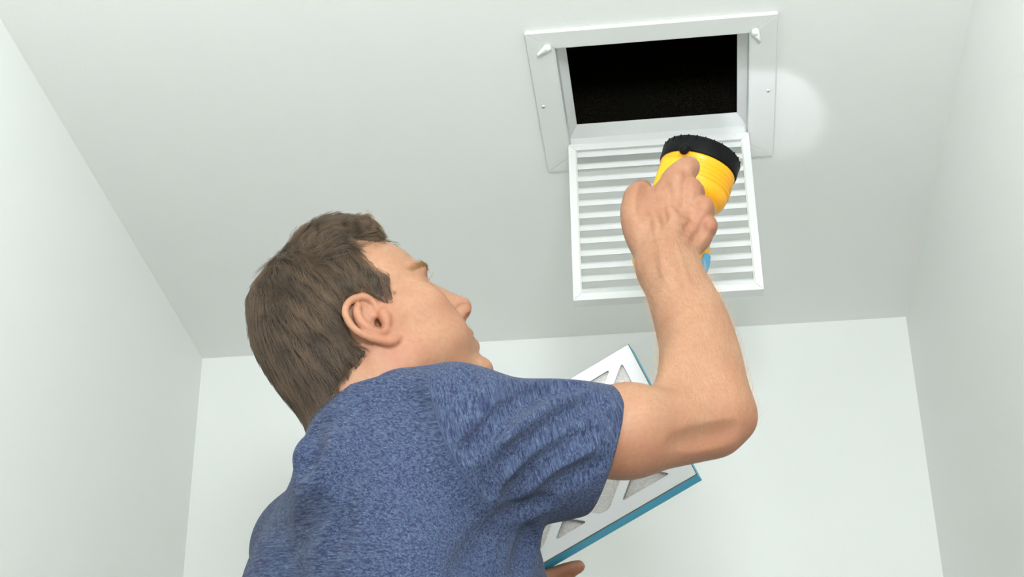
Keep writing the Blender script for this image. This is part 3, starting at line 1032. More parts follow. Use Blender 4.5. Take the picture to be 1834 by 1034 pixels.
top_mask = lambda l: (l[:, 2] > 84) & (l[:, 0] > -38)
side_mask = lambda l: ~((l[:, 2] > 94) & (l[:, 0] > -24))
S1 = grow(24000, 9, .0036, side_mask, flow_side, .0022, .12)
S2 = grow(9500, 9, .0042, top_mask, flow_top, .0045, .22, lock_lift=.004)
fr = lambda l: (l[:, 0] > 50) & (l[:, 2] > 78) & (np.abs(l[:, 1]) < 46)
S3 = grow(500, 8, .0030, fr, lambda l, i, ph: np.stack([np.ones(len(l)), .5 * np.sin(ph[:, 0] + i * .5), 0.5 + 0 * l[:, 0]], 1), .011, .3)
FRINGE = hair_material('sun_bleached_hair', rgb(120, 94, 66), rgb(206, 182, 146))
taper = lambda k_, r: np.linspace(1, .35, k_) * r
for nm, S_, r_, m_ in (('hair_strands', S1, .00010, HAIR), ('hair_strands', S2, .00011, HAIR), ('fringe_strands', S3, .00008, FRINGE)):
    o = curves_object(nm, S_, taper(S_.shape[1], r_), m_, hair); o['kind'] = 'stuff'


# eyebrows, lashes, arm hair
def fuzz(name, roots, nrm, dirs, length, lift, rad, mat, parent=person, curl=0.0):
    k_ = 5
    t = np.linspace(0, 1, k_)[None, :, None]
    ln = (length * rng.uniform(.6, 1.15, (len(roots), 1, 1)))
    pts = roots[:, None] + dirs[:, None] * t * ln + nrm[:, None] * (lift * t - curl * t * t) * ln
    o = curves_object(name, pts, taper(k_, rad), mat, parent); o['kind'] = 'stuff'
    return o


def body_pts(mask, n):
    q = area_sample(BV.astype(float), BQ, mask[BQ].all(1), n)
    return q, body_f.grad(q, .002)


for s_ in (-1, 1):
    m_ = (L[:, 0] > 52) & (np.abs(L[:, 2] - 36 - (np.abs(L[:, 1]) - 30) * -0.05) < 4.4 - .08 * np.maximum(np.abs(L[:, 1]) - 40, 0)) & (L[:, 1] * s_ > 14) & (L[:, 1] * s_ < 57)
    q, g = body_pts(m_, 700)
    d = np.tile(HM @ np.array([-.25, s_ * 1.0, .12]), (len(q), 1)) + rng.normal(0, .3, q.shape)
    d /= np.linalg.norm(d, axis=1, keepdims=True)
    d -= g * (d * g).sum(1, keepdims=True); d /= np.linalg.norm(d, axis=1, keepdims=True)
    fuzz('eyebrow', q, g, d, .009, .30, .00010, BROW, curl=.2)
    a = rng.uniform(-1.0, 1.1, 60)
    q = HO + np.stack([np.full(60, 81.5) - 5 * a * a, s_ * (33 + 12.5 * a), 20.5 - 3.5 * a * a], 1) @ HM.T * MM
    d = np.tile(HM @ np.array([1.0, 0, .25]), (60, 1)) + np.outer(a, HM @ np.array([0, s_ * .5, 0]))
    fuzz('eyelashes', q, np.tile(HM[:, 2], (60, 1)), d / np.linalg.norm(d, axis=1, keepdims=True), .008, .25, .00010, BROW)

fa = (WR_R - EL_R); fl = np.linalg.norm(fa); fa /= fl
tpar = (WV - EL_R) @ fa
rad_ = np.linalg.norm(WV - EL_R - np.outer(tpar, fa), axis=1)
m_ = (tpar > -0.02) & (tpar < fl * 1.02) & (rad_ < .075) & (WV[:, 0] > -0.06)
q, g = body_pts(m_, 4200)
d = np.tile(fa * 0.8, (len(q), 1)) + rng.normal(0, .35, q.shape) - RC[0] * 0.25
d -= g * (d * g).sum(1, keepdims=True); d /= np.linalg.norm(d, axis=1, keepdims=True)
fuzz('arm_hair', q, g, d, .013, .75, .00003, hair_material('arm_hair', rgb(190, 140, 95), rgb(225, 185, 140)), curl=.35)

# ---------------------------------------------------------------- T-shirt
sh = sculpt_shirt(0.0025)
SV, SQ = sh.mesh(); SV = smooth_mesh(SV, SQ, 3)
me = mesh_np('t_shirt', SV, SQ)


def knit(me, V, sleeve):
    """cloth coordinates: course, wale, depth; turned where sleeve = 1"""
    a1 = (T_R + np.array([0, 0, -.28])) / 1.0385
    c1 = np.stack([a1, np.cross(T_F, a1), T_F])
    arm_d = (EL_R - SH_R) / np.linalg.norm(EL_R - SH_R)
    b2 = np.array([0.25, 0.1, .95]); b2 -= arm_d * (b2 @ arm_d); b2 /= np.linalg.norm(b2)
    c2 = np.stack([b2, arm_d, np.cross(b2, arm_d)])
    k_ = np.where(sleeve[:, None] > .5, (V - SH_R) @ c2.T + 3.0, (V - SH_R) @ c1.T)
    a = me.attributes.new('knit', 'FLOAT_VECTOR', 'POINT'); a.data.foreach_set('vector', k_.astype(np.float32).ravel())


seam_w = np.array([p for p in (sh.hit(*q_) for q_ in SEAM) if p is not None])
cx = (SV - CAM) @ RC.T
spx = W_PX / 2 + F_PX * cx[:, 0] / cx[:, 2]; spy = H_PX / 2 - F_PX * cx[:, 1] / cx[:, 2]
seam_c = seam_w.mean(0); arm_d = (EL_R - SH_R) / np.linalg.norm(EL_R - SH_R)
_, _, vt = np.linalg.svd(seam_w - seam_c); pn = vt[2] * np.sign(vt[2] @ arm_d)
sleeve = ((SV - seam_c) @ pn > 0).astype(float) * (SV[:, 2] > P(950, 940, 1.7)[2] - .03)
knit(me, SV, sleeve)
shirt = link('t_shirt', me, SHIRT, person)
tag(shirt, 'blue heather T-shirt with short sleeves')


def tube(pts, r, n=6):
    V, Q = [], []
    pts = np.asarray(pts, float)
    for i, p in enumerate(pts):
        t = pts[min(i + 1, len(pts) - 1)] - pts[max(i - 1, 0)]; t /= np.linalg.norm(t)
        a = np.cross(t, [0.3, 0.2, 1.0]); a /= np.linalg.norm(a); b = np.cross(t, a)
        for j in range(n):
            w = 2 * math.pi * j / n; V.append(p + (a * math.cos(w) + b * math.sin(w)) * r)
    for i in range(len(pts) - 1):
        for j in range(n):
            Q.append((i * n + j, (i + 1) * n + j, (i + 1) * n + (j + 1) % n, i * n + (j + 1) % n))
    for i0 in (0, (len(pts) - 1) * n):                         # close the ends
        V.append(sum(V[i0:i0 + n]) / n)
        for j in range(0, n, 2): Q.append((len(V) - 1, i0 + j, i0 + (j + 1) % n, i0 + (j + 2) % n))
    return np.array(V), np.array(Q)


g = sh.grad(seam_w, .004)
sp_, _ = spline(seam_w, [1] * len(seam_w), 10)
sp_ = np.array(sp_); sp_ -= sh.grad(sp_, .004) * (sh.sample(sp_)[:, None] + .0004)
v, f = tube(sp_, .0008)
seam_mat = plain('seam_thread', rgb(62, 72, 98), 0.9)
link('shoulder_seam', mesh_np('shoulder_seam', v, f), seam_mat, shirt)
v, f = collar_ring(sh)
me = mesh_np('neckband', v, f); knit(me, v, np.zeros(len(v)))
link('neckband', me, SHIRT, shirt)

# ---------------------------------------------------------------- trousers and shoes (below the frame)
tf = Field(axis_steps((-0.70, 0.05, .008)), axis_steps((1.25, 2.0, .008)), axis_steps((0.0, 1.16, .008)))
tf.frame(TM, np.array([SH_M[0], SH_M[1], 0.0]))
tf.ell((0.0, 0, 0.98), (0.118, 0.172, 0.14), 0)
for s_ in (-1, 1):
    tf.chain([(0, s_ * .09, .90), (0.02, s_ * .105, .50), (-0.01, s_ * .12, .07)], [.098, .072, .062], .05)
tf.frame(); tf.cut((0, 0, 1.08), (0, 0, 1)); tf.cut((0, 0, 0.035), (0, 0, -1))
v, f = tf.mesh()
link('trousers', mesh_np('trousers', smooth_mesh(v, f, 2), f), plain('dark_denim', rgb(40, 46, 60), 0.9, bump=0.2, scale=300), person)
for s_ in (-1, 1):
    ff = Field(axis_steps((-0.75, 0.10, .006)), axis_steps((1.2, 2.1, .006)), axis_steps((-0.02, 0.16, .006)))
    ff.frame(TM, np.array([SH_M[0], SH_M[1], 0.0]))
    ff.ell((0.10, s_ * .13, 0.03), (0.10, 0.050, 0.045), 0)
    ff.ell((-0.01, s_ * .12, 0.045), (0.085, 0.042, 0.055), 0.04)
    ff.frame(); ff.cut((0, 0, 0.0), (0, 0, -1))
    v, f = ff.mesh()
    link('shoe', mesh_np('shoe', smooth_mesh(v, f, 1), f), plain('brown_leather', rgb(70, 50, 36), 0.5), person)
# ---------------------------------------------------------------- room
CEIL = 2.44
XL, XR, YB = -0.9037, 0.4672, 2.8711


def wall_paint(name, col, bump=0.06):
    k = NT(name)
    k.p(Roughness=0.75)
    k.b.inputs['Specular IOR Level'].default_value = 0.25
    tc = k.n('ShaderNodeTexCoord')
    nz = k.n('ShaderNodeTexNoise', Scale=3.0, Detail=3.0); k.l(tc.outputs['Object'], nz.inputs['Vector'])
    m_ = k.n('ShaderNodeMix', data_type='RGBA')
    m_.inputs['A'].default_value = tuple(c * .985 for c in col[:3]) + (1,); m_.inputs['B'].default_value = col
    k.l(nz.outputs['Fac'], m_.inputs['Factor']); k.l(m_.outputs['Result'], k.b.inputs['Base Color'])
    n2 = k.n('ShaderNodeTexNoise', Scale=220.0, Detail=4.0); k.l(tc.outputs['Object'], n2.inputs['Vector'])
    bp = k.n('ShaderNodeBump', Strength=bump, Distance=0.002)
    k.l(n2.outputs['Fac'], bp.inputs['Height']); k.l(bp.outputs['Normal'], k.b.inputs['Normal'])
    return k.m


PAINT = wall_paint('wall_paint', (0.855, 0.875, 0.848, 1))
CEIL_PAINT = wall_paint('ceiling_paint', (0.835, 0.852, 0.828, 1), 0.10)
Y0 = -1.6                                                   # the hall goes on behind the photographer


def structure(name, bm, mat):
    o = link(name, bm_mesh(name, bm), mat); o['kind'] = 'structure'; return o


structure('wall_left', box((XL - .1, Y0, 0), (XL, YB + .1, CEIL)), PAINT)
structure('wall_right', box((XR, Y0, 0), (XR + .1, YB + .1, CEIL)), PAINT)
structure('wall_back', box((XL, YB, 0), (XR, YB + .1, CEIL)), PAINT)
structure('floor', box((XL - .1, Y0, -.1), (XR + .1, YB + .1, 0)), plain('pale_oak_floor', rgb(150, 128, 100), 0.5, scale=8))

# register geometry measured off the ceiling: outer flange, throat, duct mouth
VC, VA = np.array([0.01459, 2.09272]), -0.00938
VW, VD = 0.36239, 0.36305
vca, vsa = math.cos(VA), math.sin(VA)


def vp(u, v, z):
    """register coordinates (u to the right, v towards the back wall) to the world"""
    return (VC[0] + vca * u - vsa * v, VC[1] + vsa * u + vca * v, z)


FL, HU, HV = 0.5, 0.1425, 0.1435                            # throat half sizes
# ceiling: four slabs round the throat
cs = []
hu, hv = HU + .004, HV + .004
bm = bmesh.new()
out = [(XL - .1, Y0), (XR + .1, Y0), (XR + .1, YB + .1), (XL - .1, YB + .1)]
inn = [vp(-hu, -hv, 0)[:2], vp(hu, -hv, 0)[:2], vp(hu, hv, 0)[:2], vp(-hu, hv, 0)[:2]]
ov = [[bm.verts.new((x, y, z)) for x, y in out] for z in (CEIL, CEIL + .012)]
iv = [[bm.verts.new((x, y, z)) for x, y in inn] for z in (CEIL, CEIL + .012)]
for i in range(4):
    j = (i + 1) % 4
    bm.faces.new((ov[0][i], ov[0][j], iv[0][j], iv[0][i])); bm.faces.new((ov[1][i], iv[1][i], iv[1][j], ov[1][j]))
    bm.faces.new((ov[0][i], ov[1][i], ov[1][j], ov[0][j])); bm.faces.new((iv[0][i], iv[0][j], iv[1][j], iv[1][i]))
structure('ceiling', bm, CEIL_PAINT)

# ---------------------------------------------------------------- return-air register in the ceiling
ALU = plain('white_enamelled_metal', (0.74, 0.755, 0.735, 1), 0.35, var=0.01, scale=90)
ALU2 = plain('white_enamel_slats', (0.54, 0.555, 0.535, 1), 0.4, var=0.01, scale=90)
PLASTIC = plain('white_nylon', (0.86, 0.88, 0.84, 1), 0.4)
STEEL = plain('bright_screw_steel', (0.82, 0.82, 0.81, 1), 0.3, metal=0.4)
DARK = plain('slot_shadow_steel', (0.05, 0.05, 0.05, 1), 0.6)
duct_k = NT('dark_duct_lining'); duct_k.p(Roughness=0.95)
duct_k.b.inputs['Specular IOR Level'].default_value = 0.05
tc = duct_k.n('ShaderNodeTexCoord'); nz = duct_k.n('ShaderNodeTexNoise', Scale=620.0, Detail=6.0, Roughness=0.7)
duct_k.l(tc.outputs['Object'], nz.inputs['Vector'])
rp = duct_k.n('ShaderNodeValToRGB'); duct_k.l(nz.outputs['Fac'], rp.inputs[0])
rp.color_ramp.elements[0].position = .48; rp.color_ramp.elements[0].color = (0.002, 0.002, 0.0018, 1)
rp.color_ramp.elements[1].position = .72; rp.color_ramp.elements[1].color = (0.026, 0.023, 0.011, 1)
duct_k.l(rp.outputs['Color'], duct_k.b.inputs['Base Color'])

vent = empty('ceiling_register', vp(0, 0, CEIL))
tag(vent, 'white metal return air register in the ceiling, its louvred door hanging open', 'vent')
ZF = CEIL - 0.0065                                          # lower face of the flange
ow, od = VW / 2, VD / 2
OC = [(-ow, -od), (ow, -od), (ow, od), (-ow, od)]
IC = [(-HU, -HV), (HU, -HV), (HU, HV), (-HU, HV)]
for i in range(4):                                          # mitred flange bars
    j = (i + 1) % 4
    a, b, c_, d_ = OC[i], OC[j], IC[j], IC[i]
    g_ = 0.0004
    tx, ty = b[0] - a[0], b[1] - a[1]; tl = math.hypot(tx, ty); tx, ty = tx / tl * g_, ty / tl * g_
    q4 = [(a[0] + tx, a[1] + ty), (b[0] - tx, b[1] - ty), (c_[0] - tx, c_[1] - ty), (d_[0] + tx, d_[1] + ty)]
    bm = prism([vp(u, v, ZF) for u, v in q4], [vp(u, v, CEIL - .0002) for u, v in q4], 0.0008, 2)
    link('flange_bar', bm_mesh('flange_bar', bm), ALU, vent)
# throat: four upright walls, then a mitred inner lip
IU0, IU1, IV0, IV1 = -0.1285, 0.1270, -0.125, 0.1205         # duct mouth
Z1, Z2 = CEIL + 0.028, CEIL + 0.039
MC = [(IU0, IV0), (IU1, IV0), (IU1, IV1), (IU0, IV1)]
for i in range(4):
    j = (i + 1) % 4
    t_ = .0015
    a, b = IC[i], IC[j]
    n_ = [(0, 1), (-1, 0), (0, -1), (1, 0)][i]
    q4 = [a, b, (b[0] + n_[0] * t_, b[1] + n_[1] * t_), (a[0] + n_[0] * t_, a[1] + n_[1] * t_)]
    bm = prism([vp(u, v, ZF + .001) for u, v in q4], [vp(u, v, Z1) for u, v in q4])
    link('throat_wall', bm_mesh('throat_wall', bm), ALU, vent)
    m0, m1 = MC[i], MC[j]
    lo = [vp(*a, Z1), vp(*b, Z1), vp(*m1, Z2), vp(*m0, Z2)]
    hi = [(x, y, z + .0015) for x, y, z in lo]
    link('inner_lip', bm_mesh('inner_lip', prism(lo, hi)), ALU, vent)
# duct box above
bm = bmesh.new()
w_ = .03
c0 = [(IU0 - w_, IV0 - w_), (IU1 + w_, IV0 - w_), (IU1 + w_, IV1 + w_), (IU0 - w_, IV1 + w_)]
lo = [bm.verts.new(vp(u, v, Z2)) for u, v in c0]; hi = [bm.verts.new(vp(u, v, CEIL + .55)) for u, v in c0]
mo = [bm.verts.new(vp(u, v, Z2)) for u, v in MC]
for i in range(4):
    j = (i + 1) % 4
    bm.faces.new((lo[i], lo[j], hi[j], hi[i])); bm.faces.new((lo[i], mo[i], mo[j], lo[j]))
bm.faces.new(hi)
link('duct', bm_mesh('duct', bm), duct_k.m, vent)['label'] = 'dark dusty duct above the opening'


def at_matrix(o, loc, rx=0, ry=0, rz=0):
    o.matrix_basis = Matrix.Translation(Vector(loc)) @ Matrix.Rotation(rz, 4, 'Z') @ Matrix.Rotation(ry, 4, 'Y') @ Matrix.Rotation(rx, 4, 'X')


def screw_meshes(r):
    bm = lathe([(0, -.0022), (r * .55, -.0020), (r * .88, -.0012), (r, 0), (0, 0)], 20)
    head = bm_mesh('screw_head', bm, True)
    bm = bmesh.new()
    for ang in (0.5, 0.5 + math.pi / 2):
        c_, s_ = math.cos(ang), math.sin(ang); l_, t_ = r * .55, r * .10
        q4 = [(-l_, -t_), (l_, -t_), (l_, t_), (-l_, t_)]
        q4 = [(x * c_ - y * s_, x * s_ + y * c_) for x, y in q4]
        a = [bm.verts.new((x, y, -.0024)) for x, y in q4]; b = [bm.verts.new((x, y, -.0015)) for x, y in q4]
        bm.faces.new(a); bm.faces.new(b[::-1])
        for i in range(4): bm.faces.new((a[i], b[i], b[(i + 1) % 4], a[(i + 1) % 4]))
    return head, bm_mesh('screw_slot', bm)


sh_, ss_ = screw_meshes(0.0037)
for px, py in ((973.5, 190.5), (1376, 162)):
    w = on_z(px, py, ZF)
    o = link('screw', sh_, STEEL, vent); at_matrix(o, w)
    s_ = link('screw_slot', ss_, DARK, o); s_.parent = o; s_.matrix_parent_inverse = Matrix.Identity(4)
# turn clips
for (hx, hy), (tx, ty) in (((980, 83.5), (965, 94)), ((1353, 55), (1360.5, 68))):
    h_, t_ = on_z(hx, hy, ZF), on_z(tx, ty, ZF)
    d = Vector((t_ - h_)); ang = math.atan2(d.y, d.x); ln = d.length * 1.02
    bm = bmesh.new()
    n = 16; outl = []
    for i in range(n + 1):
        a = math.pi / 2 + math.pi * i / n; outl.append((math.cos(a) * .0062, math.sin(a) * .0062))
    for i in range(7):
        a = -math.pi / 2 + math.pi * i / 6; outl.append((ln + math.cos(a) * .0024, math.sin(a) * .0024))
    a = [bm.verts.new((x, y, -.0062)) for x, y in outl]; b = [bm.verts.new((x, y, 0)) for x, y in outl]
    bm.faces.new(a); bm.faces.new(b[::-1])
    for i in range(len(a)): bm.faces.new((a[i], b[i], b[(i + 1) % len(a)], a[(i + 1) % len(a)]))
    bmesh.ops.recalc_face_normals(bm, faces=bm.faces)
    bmesh.ops.bevel(bm, geom=[e for e in bm.edges if abs(e.verts[0].co.z + .0062) < 1e-5 and abs(e.verts[1].co.z + .0062) < 1e-5], offset=.0012, segments=2, affect='EDGES')
    o = link('turn_clip', bm_mesh('turn_clip', bm, True), PLASTIC, vent); at_matrix(o, h_, rz=ang)
    s_ = link('screw', sh_, STEEL, o); s_.parent = o; s_.matrix_parent_inverse = Matrix.Identity(4); s_.location = (0, 0, -.0058)

# the louvred door, hinged on the far side and hanging straight down
YD = 2.2005                                # front face of the door
tl, tr = on_y(1017.5, 259, YD), on_y(1340.5, 236.5, YD)
bl, br = on_y(1027, 540, YD), on_y(1368.5, 517, YD)
DZ1, DZ0 = (tl[2] + tr[2]) / 2, (bl[2] + br[2]) / 2
DX0, DX1 = (tl[0] + bl[0]) / 2, (tr[0] + br[0]) / 2
DT = 0.0215                                                 # depth of the door frame
FW = 0.0118                                                 # face width of its rails
door_mb = prism([(DX0 + .004, YD + .010, DZ1 - .004), (DX1 - .004, YD + .010, DZ1 - .004), (DX1 - .004, YD + .010, CEIL + .010), (DX0 + .004, YD + .010, CEIL + .010)],
                [(DX0 + .004, YD + .0115, DZ1 - .004), (DX1 - .004, YD + .0115, DZ1 - .004), (DX1 - .004, YD + .0115, CEIL + .010), (DX0 + .004, YD + .0115, CEIL + .010)])
door = link('louvred_door', bm_mesh('louvred_door', door_mb), ALU, vent)
door['label'] = 'open louvred door hanging down'
DO = [(DX0, DZ0), (DX1, DZ0), (DX1, DZ1), (DX0, DZ1)]
DI = [(DX0 + FW, DZ0 + FW), (DX1 - FW, DZ0 + FW), (DX1 - FW, DZ1 - FW), (DX0 + FW, DZ1 - FW)]
for i in range(4):
    j = (i + 1) % 4
    q4 = [DO[i], DO[j], DI[j], DI[i]]
    cx_, cz_ = sum(p[0] for p in q4) / 4, sum(p[1] for p in q4) / 4
    q4 = [(x + (cx_ - x) * .0015, z + (cz_ - z) * .0015) for x, z in q4]
    bm = prism([(x, YD, z) for x, z in q4], [(x, YD + DT, z) for x, z in q4], .0004, 1)
    link('door_rail', bm_mesh('door_rail', bm), ALU, door)
# little rivet dimples at the corners
bm0 = lathe([(0, -.0004), (.0009, -.0003), (.0012, 0), (0, 0)], 10)
riv = bm_mesh('rivet', bm0, True)
for cx_, cz_, sx_, sz_ in ((DX0, DZ0, 1, 1), (DX1, DZ0, -1, 1), (DX0, DZ1, 1, -1), (DX1, DZ1, -1, -1)):
    for u, v in ((.0045, .014), (.0045, .021), (.014, .0045), (.021, .0045)):
        o = link('rivet', riv, ALU, door); at_matrix(o, (cx_ + sx_ * u, YD, cz_ + sz_ * v), rx=-math.pi / 2)
# slats: folded blades with a bright upper lip
NSL = 12
sl_top, sl_bot = on_y(1033, 283, YD + .007)[2], on_y(1040, 529, YD + .007)[2]
pitch = (sl_top - sl_bot) / (NSL - 1)
x0, x1 = DX0 + FW - .002, DX1 - FW + .002
prof = [(.0100, .0086), (.0042, .0090), (.0040, .0062), (.0066, 0.0), (.0074, 0.0), (.0050, .0060), (.0052, .0080), (.0100, .0076)]
bm = prism([(x0, y, z) for y, z in prof], [(x1, y, z) for y, z in prof])
slat = bm_mesh('slat', bm)
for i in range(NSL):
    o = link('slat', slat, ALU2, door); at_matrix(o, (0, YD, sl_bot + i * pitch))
for xx in (x0 + .001, x1 - .0035):                          # slotted side strips carrying the slats
    bm = box((xx, YD + .0035, DZ0 + FW - .001), (xx + .0025, YD + DT - .001, DZ1 - FW + .001))
    link('slat_carrier', bm_mesh('slat_carrier', bm), plain('cream_nylon', (0.74, 0.74, 0.66, 1), 0.5), door)

# ---------------------------------------------------------------- flashlight
YEL = plain('yellow_plastic', rgb(240, 168, 3), 0.38, var=0.02, coat=0.1)
BLK = plain('black_rubber', (0.006, 0.006, 0.0065, 1), 0.5, var=0.2, scale=60)
BLK.node_tree.nodes['Principled BSDF'].inputs['Specular IOR Level'].default_value = 0.10
BLU = plain('blue_rubber', rgb(86, 172, 214), 0.55)
nv = -RC[2] - fdir * (-RC[2] @ fdir); nv /= np.linalg.norm(nv)       # side of the light turned to the viewer
FX = np.cross(nv, fdir)                                              # to the right
FM = Matrix(((FX[0], nv[0], fdir[0], TAIL_C[0]), (FX[1], nv[1], fdir[1], TAIL_C[1]), (FX[2], nv[2], fdir[2], TAIL_C[2]), (0, 0, 0, 1)))


def fl_part(name, me, mat, parent):
    o = link(name, me, mat, parent); o.parent = parent
    o.matrix_parent_inverse = Matrix.Identity(4); o.matrix_basis = Matrix.Identity(4)
    return o


fl = empty('flashlight'); fl.matrix_world = FM
tag(fl, 'yellow flashlight with a black ring round its head, held up in the raised hand', 'flashlight')
Lf = FLEN
prof = [(0, -.012), (.022, -.011), (.035, -.004), (.0435, .008), (.0462, .022), (.0455, .036), (.0415, .050), (.0370, .062), (.0345, .074), (.0345, Lf - .068), (.0350, Lf - .064),
        (.0385, Lf - .0625), (.0420, Lf - .0595), (.0442, Lf - .055), (.0452, Lf - .050)]
NB_ = len(prof)
z = Lf - .046
for i in range(4):                                          # ribs below the head
    prof += [(.0446, z), (.0468, z + .0010), (.0468, z + .0030), (.0446, z + .0042)]
    z += .0056
prof += [(.0462, Lf - .0232), (.0470, Lf - .0215), (.0470, Lf - .0185), (.044, Lf - .0175), (0, Lf - .0175)]
fl_part('body', bm_mesh('flashlight_body', lathe(prof, 72), True), YEL, fl)
# black ring with notches
ring = lathe([(.0455, Lf - .0190), (.0478, Lf - .0186), (.0486, Lf - .015), (.0486, Lf + .0015), (.0478, Lf + .0038), (.0430, Lf + .0042), (.0420, Lf + .001), (.0420, Lf - .0190), (.0455, Lf - .0190)], 96)
ro = fl_part('head_ring', bm_mesh('head_ring', ring, True), BLK, fl)
bm = box((-.0008, .0478, Lf - .003), (.0008, .0491, Lf + .0042), .0003)
notch = bm_mesh('grip_rib', bm)
for i in range(28):
    o = fl_part('grip_rib', notch, BLK, ro); o.matrix_basis = Matrix.Rotation(2 * math.pi * (i + .4) / 28, 4, 'Z')
glass = NT('clear_lens'); glass.p(Roughness=0.03, IOR=1.45); glass.b.inputs['Transmission Weight'].default_value = 1.0
fl_part('lens', bm_mesh('lens', lathe([(0, Lf + .001), (.0424, Lf + .001), (.0424, Lf + .003), (0, Lf + .003)], 48)), glass.m, fl)
ro['label'] = 'black notched ring'
fl_part('reflector', bm_mesh('reflector', lathe([(.0418, Lf + .000), (.036, Lf - .010), (.016, Lf - .016), (0, Lf - .0165)], 48), True),
        plain('silvered_reflector', (0.85, 0.85, 0.85, 1), 0.1, metal=1.0), fl)
# fairing on the near side running down into the handle
def loc_f(px, py, z_):
    return np.array(FM.inverted() @ Vector(P(px, py, z_)))
a_ = [loc_f(1188, 280, 2.006), loc_f(1226, 281, 1.996), loc_f(1208, 338, 1.972), loc_f(1166, 334, 1.980)]
b_ = [loc_f(1192, 292, 2.050), loc_f(1240, 300, 2.045), loc_f(1226, 356, 2.010), loc_f(1178, 352, 2.015)]
fl_part('switch_housing', bm_mesh('switch_housing', prism([tuple(p) for p in a_], [tuple(p) for p in b_], .004, 3), True), YEL, fl)
hp = [loc_f(*p_) for p_ in HANDLE]
hp, hr = spline(hp, [.0112] * len(hp), 6)
v, f = tube(hp, .0112, 14)
fl_part('handle', mesh_np('handle', v, f), YEL, fl)
# switch
bm = bmesh.new(); bmesh.ops.create_uvsphere(bm, u_segments=20, v_segments=12, radius=1.0)
for v_ in bm.verts: v_.co = (v_.co.x * .0062, v_.co.y * .0075, v_.co.z * .0072)
so = fl_part('switch', bm_mesh('switch', bm, True), BLK, fl)
so.matrix_basis = Matrix.Translation(Vector(loc_f(1226, 267, 2.006))) @ Matrix.Rotation(-0.25, 4, 'Y')
# blue rubber inlays on the barrel
def inlay(th0, th1, z0, z1):
    bm = bmesh.new(); n, m2 = 14, 8; gr = []
    pr, pz = np.array([p[0] for p in prof[:NB_]]), np.array([p[1] for p in prof[:NB_]])
    for i in range(m2 + 1):
        zz = z0 + (z1 - z0) * i / m2; r = np.interp(zz, pz, pr) + .0010
        sh = math.sin(math.pi * i / m2) ** .45; mid, hw = (th0 + th1) / 2, (th1 - th0) / 2 * sh
        gr.append([bm.verts.new((r * math.sin(mid + hw * (2 * j / n - 1)), r * math.cos(mid + hw * (2 * j / n - 1)), zz)) for j in range(n + 1)])
    for i in range(m2):
        for j in range(n): bm.faces.new((gr[i][j], gr[i][j + 1], gr[i + 1][j + 1], gr[i + 1][j]))
    return bm_mesh('inlay', bm, True)
fl_part('grip_inlay', inlay(.25, 1.0, Lf - .092, Lf - .069), BLU, fl)
fl_part('grip_inlay', inlay(.15, .95, .012, .040), BLU, fl)['label'] = 'sky blue rubber inlay'
fl_part('grip_inlay', inlay(-1.65, -.75, .010, .036), BLU, fl)
# its beam, thrown on the side of the register and the ceiling beside it
sp = bpy.data.lights.new('flashlight_beam', 'SPOT'); sp.energy = 4.6; sp.color = (0.86, 0.90, 1.0)
sp.spot_size = math.radians(17.5); sp.spot_blend = 0.35; sp.shadow_soft_size = 0.012
so = bpy.data.objects.new('flashlight_beam', sp); COL.objects.link(so)
so.location = tuple(LENS_C + fdir * 0.016)
so.rotation_euler = (Vector(on_z(1380, 192, CEIL)) - so.location).to_track_quat('-Z', 'Y').to_euler()

# ---------------------------------------------------------------- pleated air filter held low in the left hand
CARD = plain('white_card', (0.76, 0.78, 0.79, 1), 0.6, var=0.015, scale=60)
BLUE = plain('blue_card_edge', rgb(62, 182, 224), 0.5, var=0.04, scale=30)
GREYL = plain('grey_card_cut_edge', rgb(120, 116, 112), 0.8)
med = NT('fibre_media'); med.p(Roughness=0.9)
tc = med.n('ShaderNodeTexCoord')
wv = med.n('ShaderNodeTexNoise', Scale=380.0, Detail=5.0, Roughness=0.75); med.l(tc.outputs['Object'], wv.inputs['Vector'])
mx = med.n('ShaderNodeMix', data_type='RGBA'); mx.inputs['A'].default_value = rgb(186, 184, 178); mx.inputs['B'].default_value = rgb(226, 225, 221)
mr = med.n('ShaderNodeMapRange'); mr.inputs['From Min'].default_value = .3; mr.inputs['From Max'].default_value = .7; med.l(wv.outputs['Fac'], mr.inputs['Value'])
med.l(mr.outputs['Result'], mx.inputs['Factor']); med.l(mx.outputs['Result'], med.b.inputs['Base Color'])
bp = med.n('ShaderNodeBump', Strength=.5, Distance=.002); med.l(wv.outputs['Fac'], bp.inputs['Height']); med.l(bp.outputs['Normal'], med.b.inputs['Normal'])

FA, FB = P(1125.5, 617, 2.075), P(1248, 850, 1.962)          # top right and bottom right corners of the near face
FC0 = P(985, 1015, 1.986)                                   # a point on its lower edge
e1 = FB - FA; FH = float(np.linalg.norm(e1)); e1 /= FH       # down the short side
e2 = FC0 - FB; e2 -= e1 * (e2 @ e1); e2 /= np.linalg.norm(e2)  # along the long side, to the left
fn = np.cross(e1, e2); fn *= np.sign(fn @ (CAM - FA))
FLG = 0.40; FT = 0.0205
filt = empty('air_filter'); 
filt.matrix_world = Matrix(((e2[0], e1[0], fn[0], FA[0]), (e2[1], e1[1], fn[1], FA[1]), (e2[2], e1[2], fn[2], FA[2]), (0, 0, 0, 1)))
tag(filt, 'flat pleated air filter with white card grid and blue edges, held under the raised arm', 'filter')


def fpart(name, bm, mat, smooth=False):
    o = link(name, bm_mesh(name, bm, smooth), mat, filt); o.parent = filt
    o.matrix_parent_inverse = Matrix.Identity(4); return o


def uv_of(px, py):
    """pixel to filter-plane coordinates (along, down)"""
    d = ray(px, py); t_ = ((FA - CAM) @ fn) / (d @ fn); p = CAM + d * t_ - FA
    return np.array([p @ e2, p @ e1])


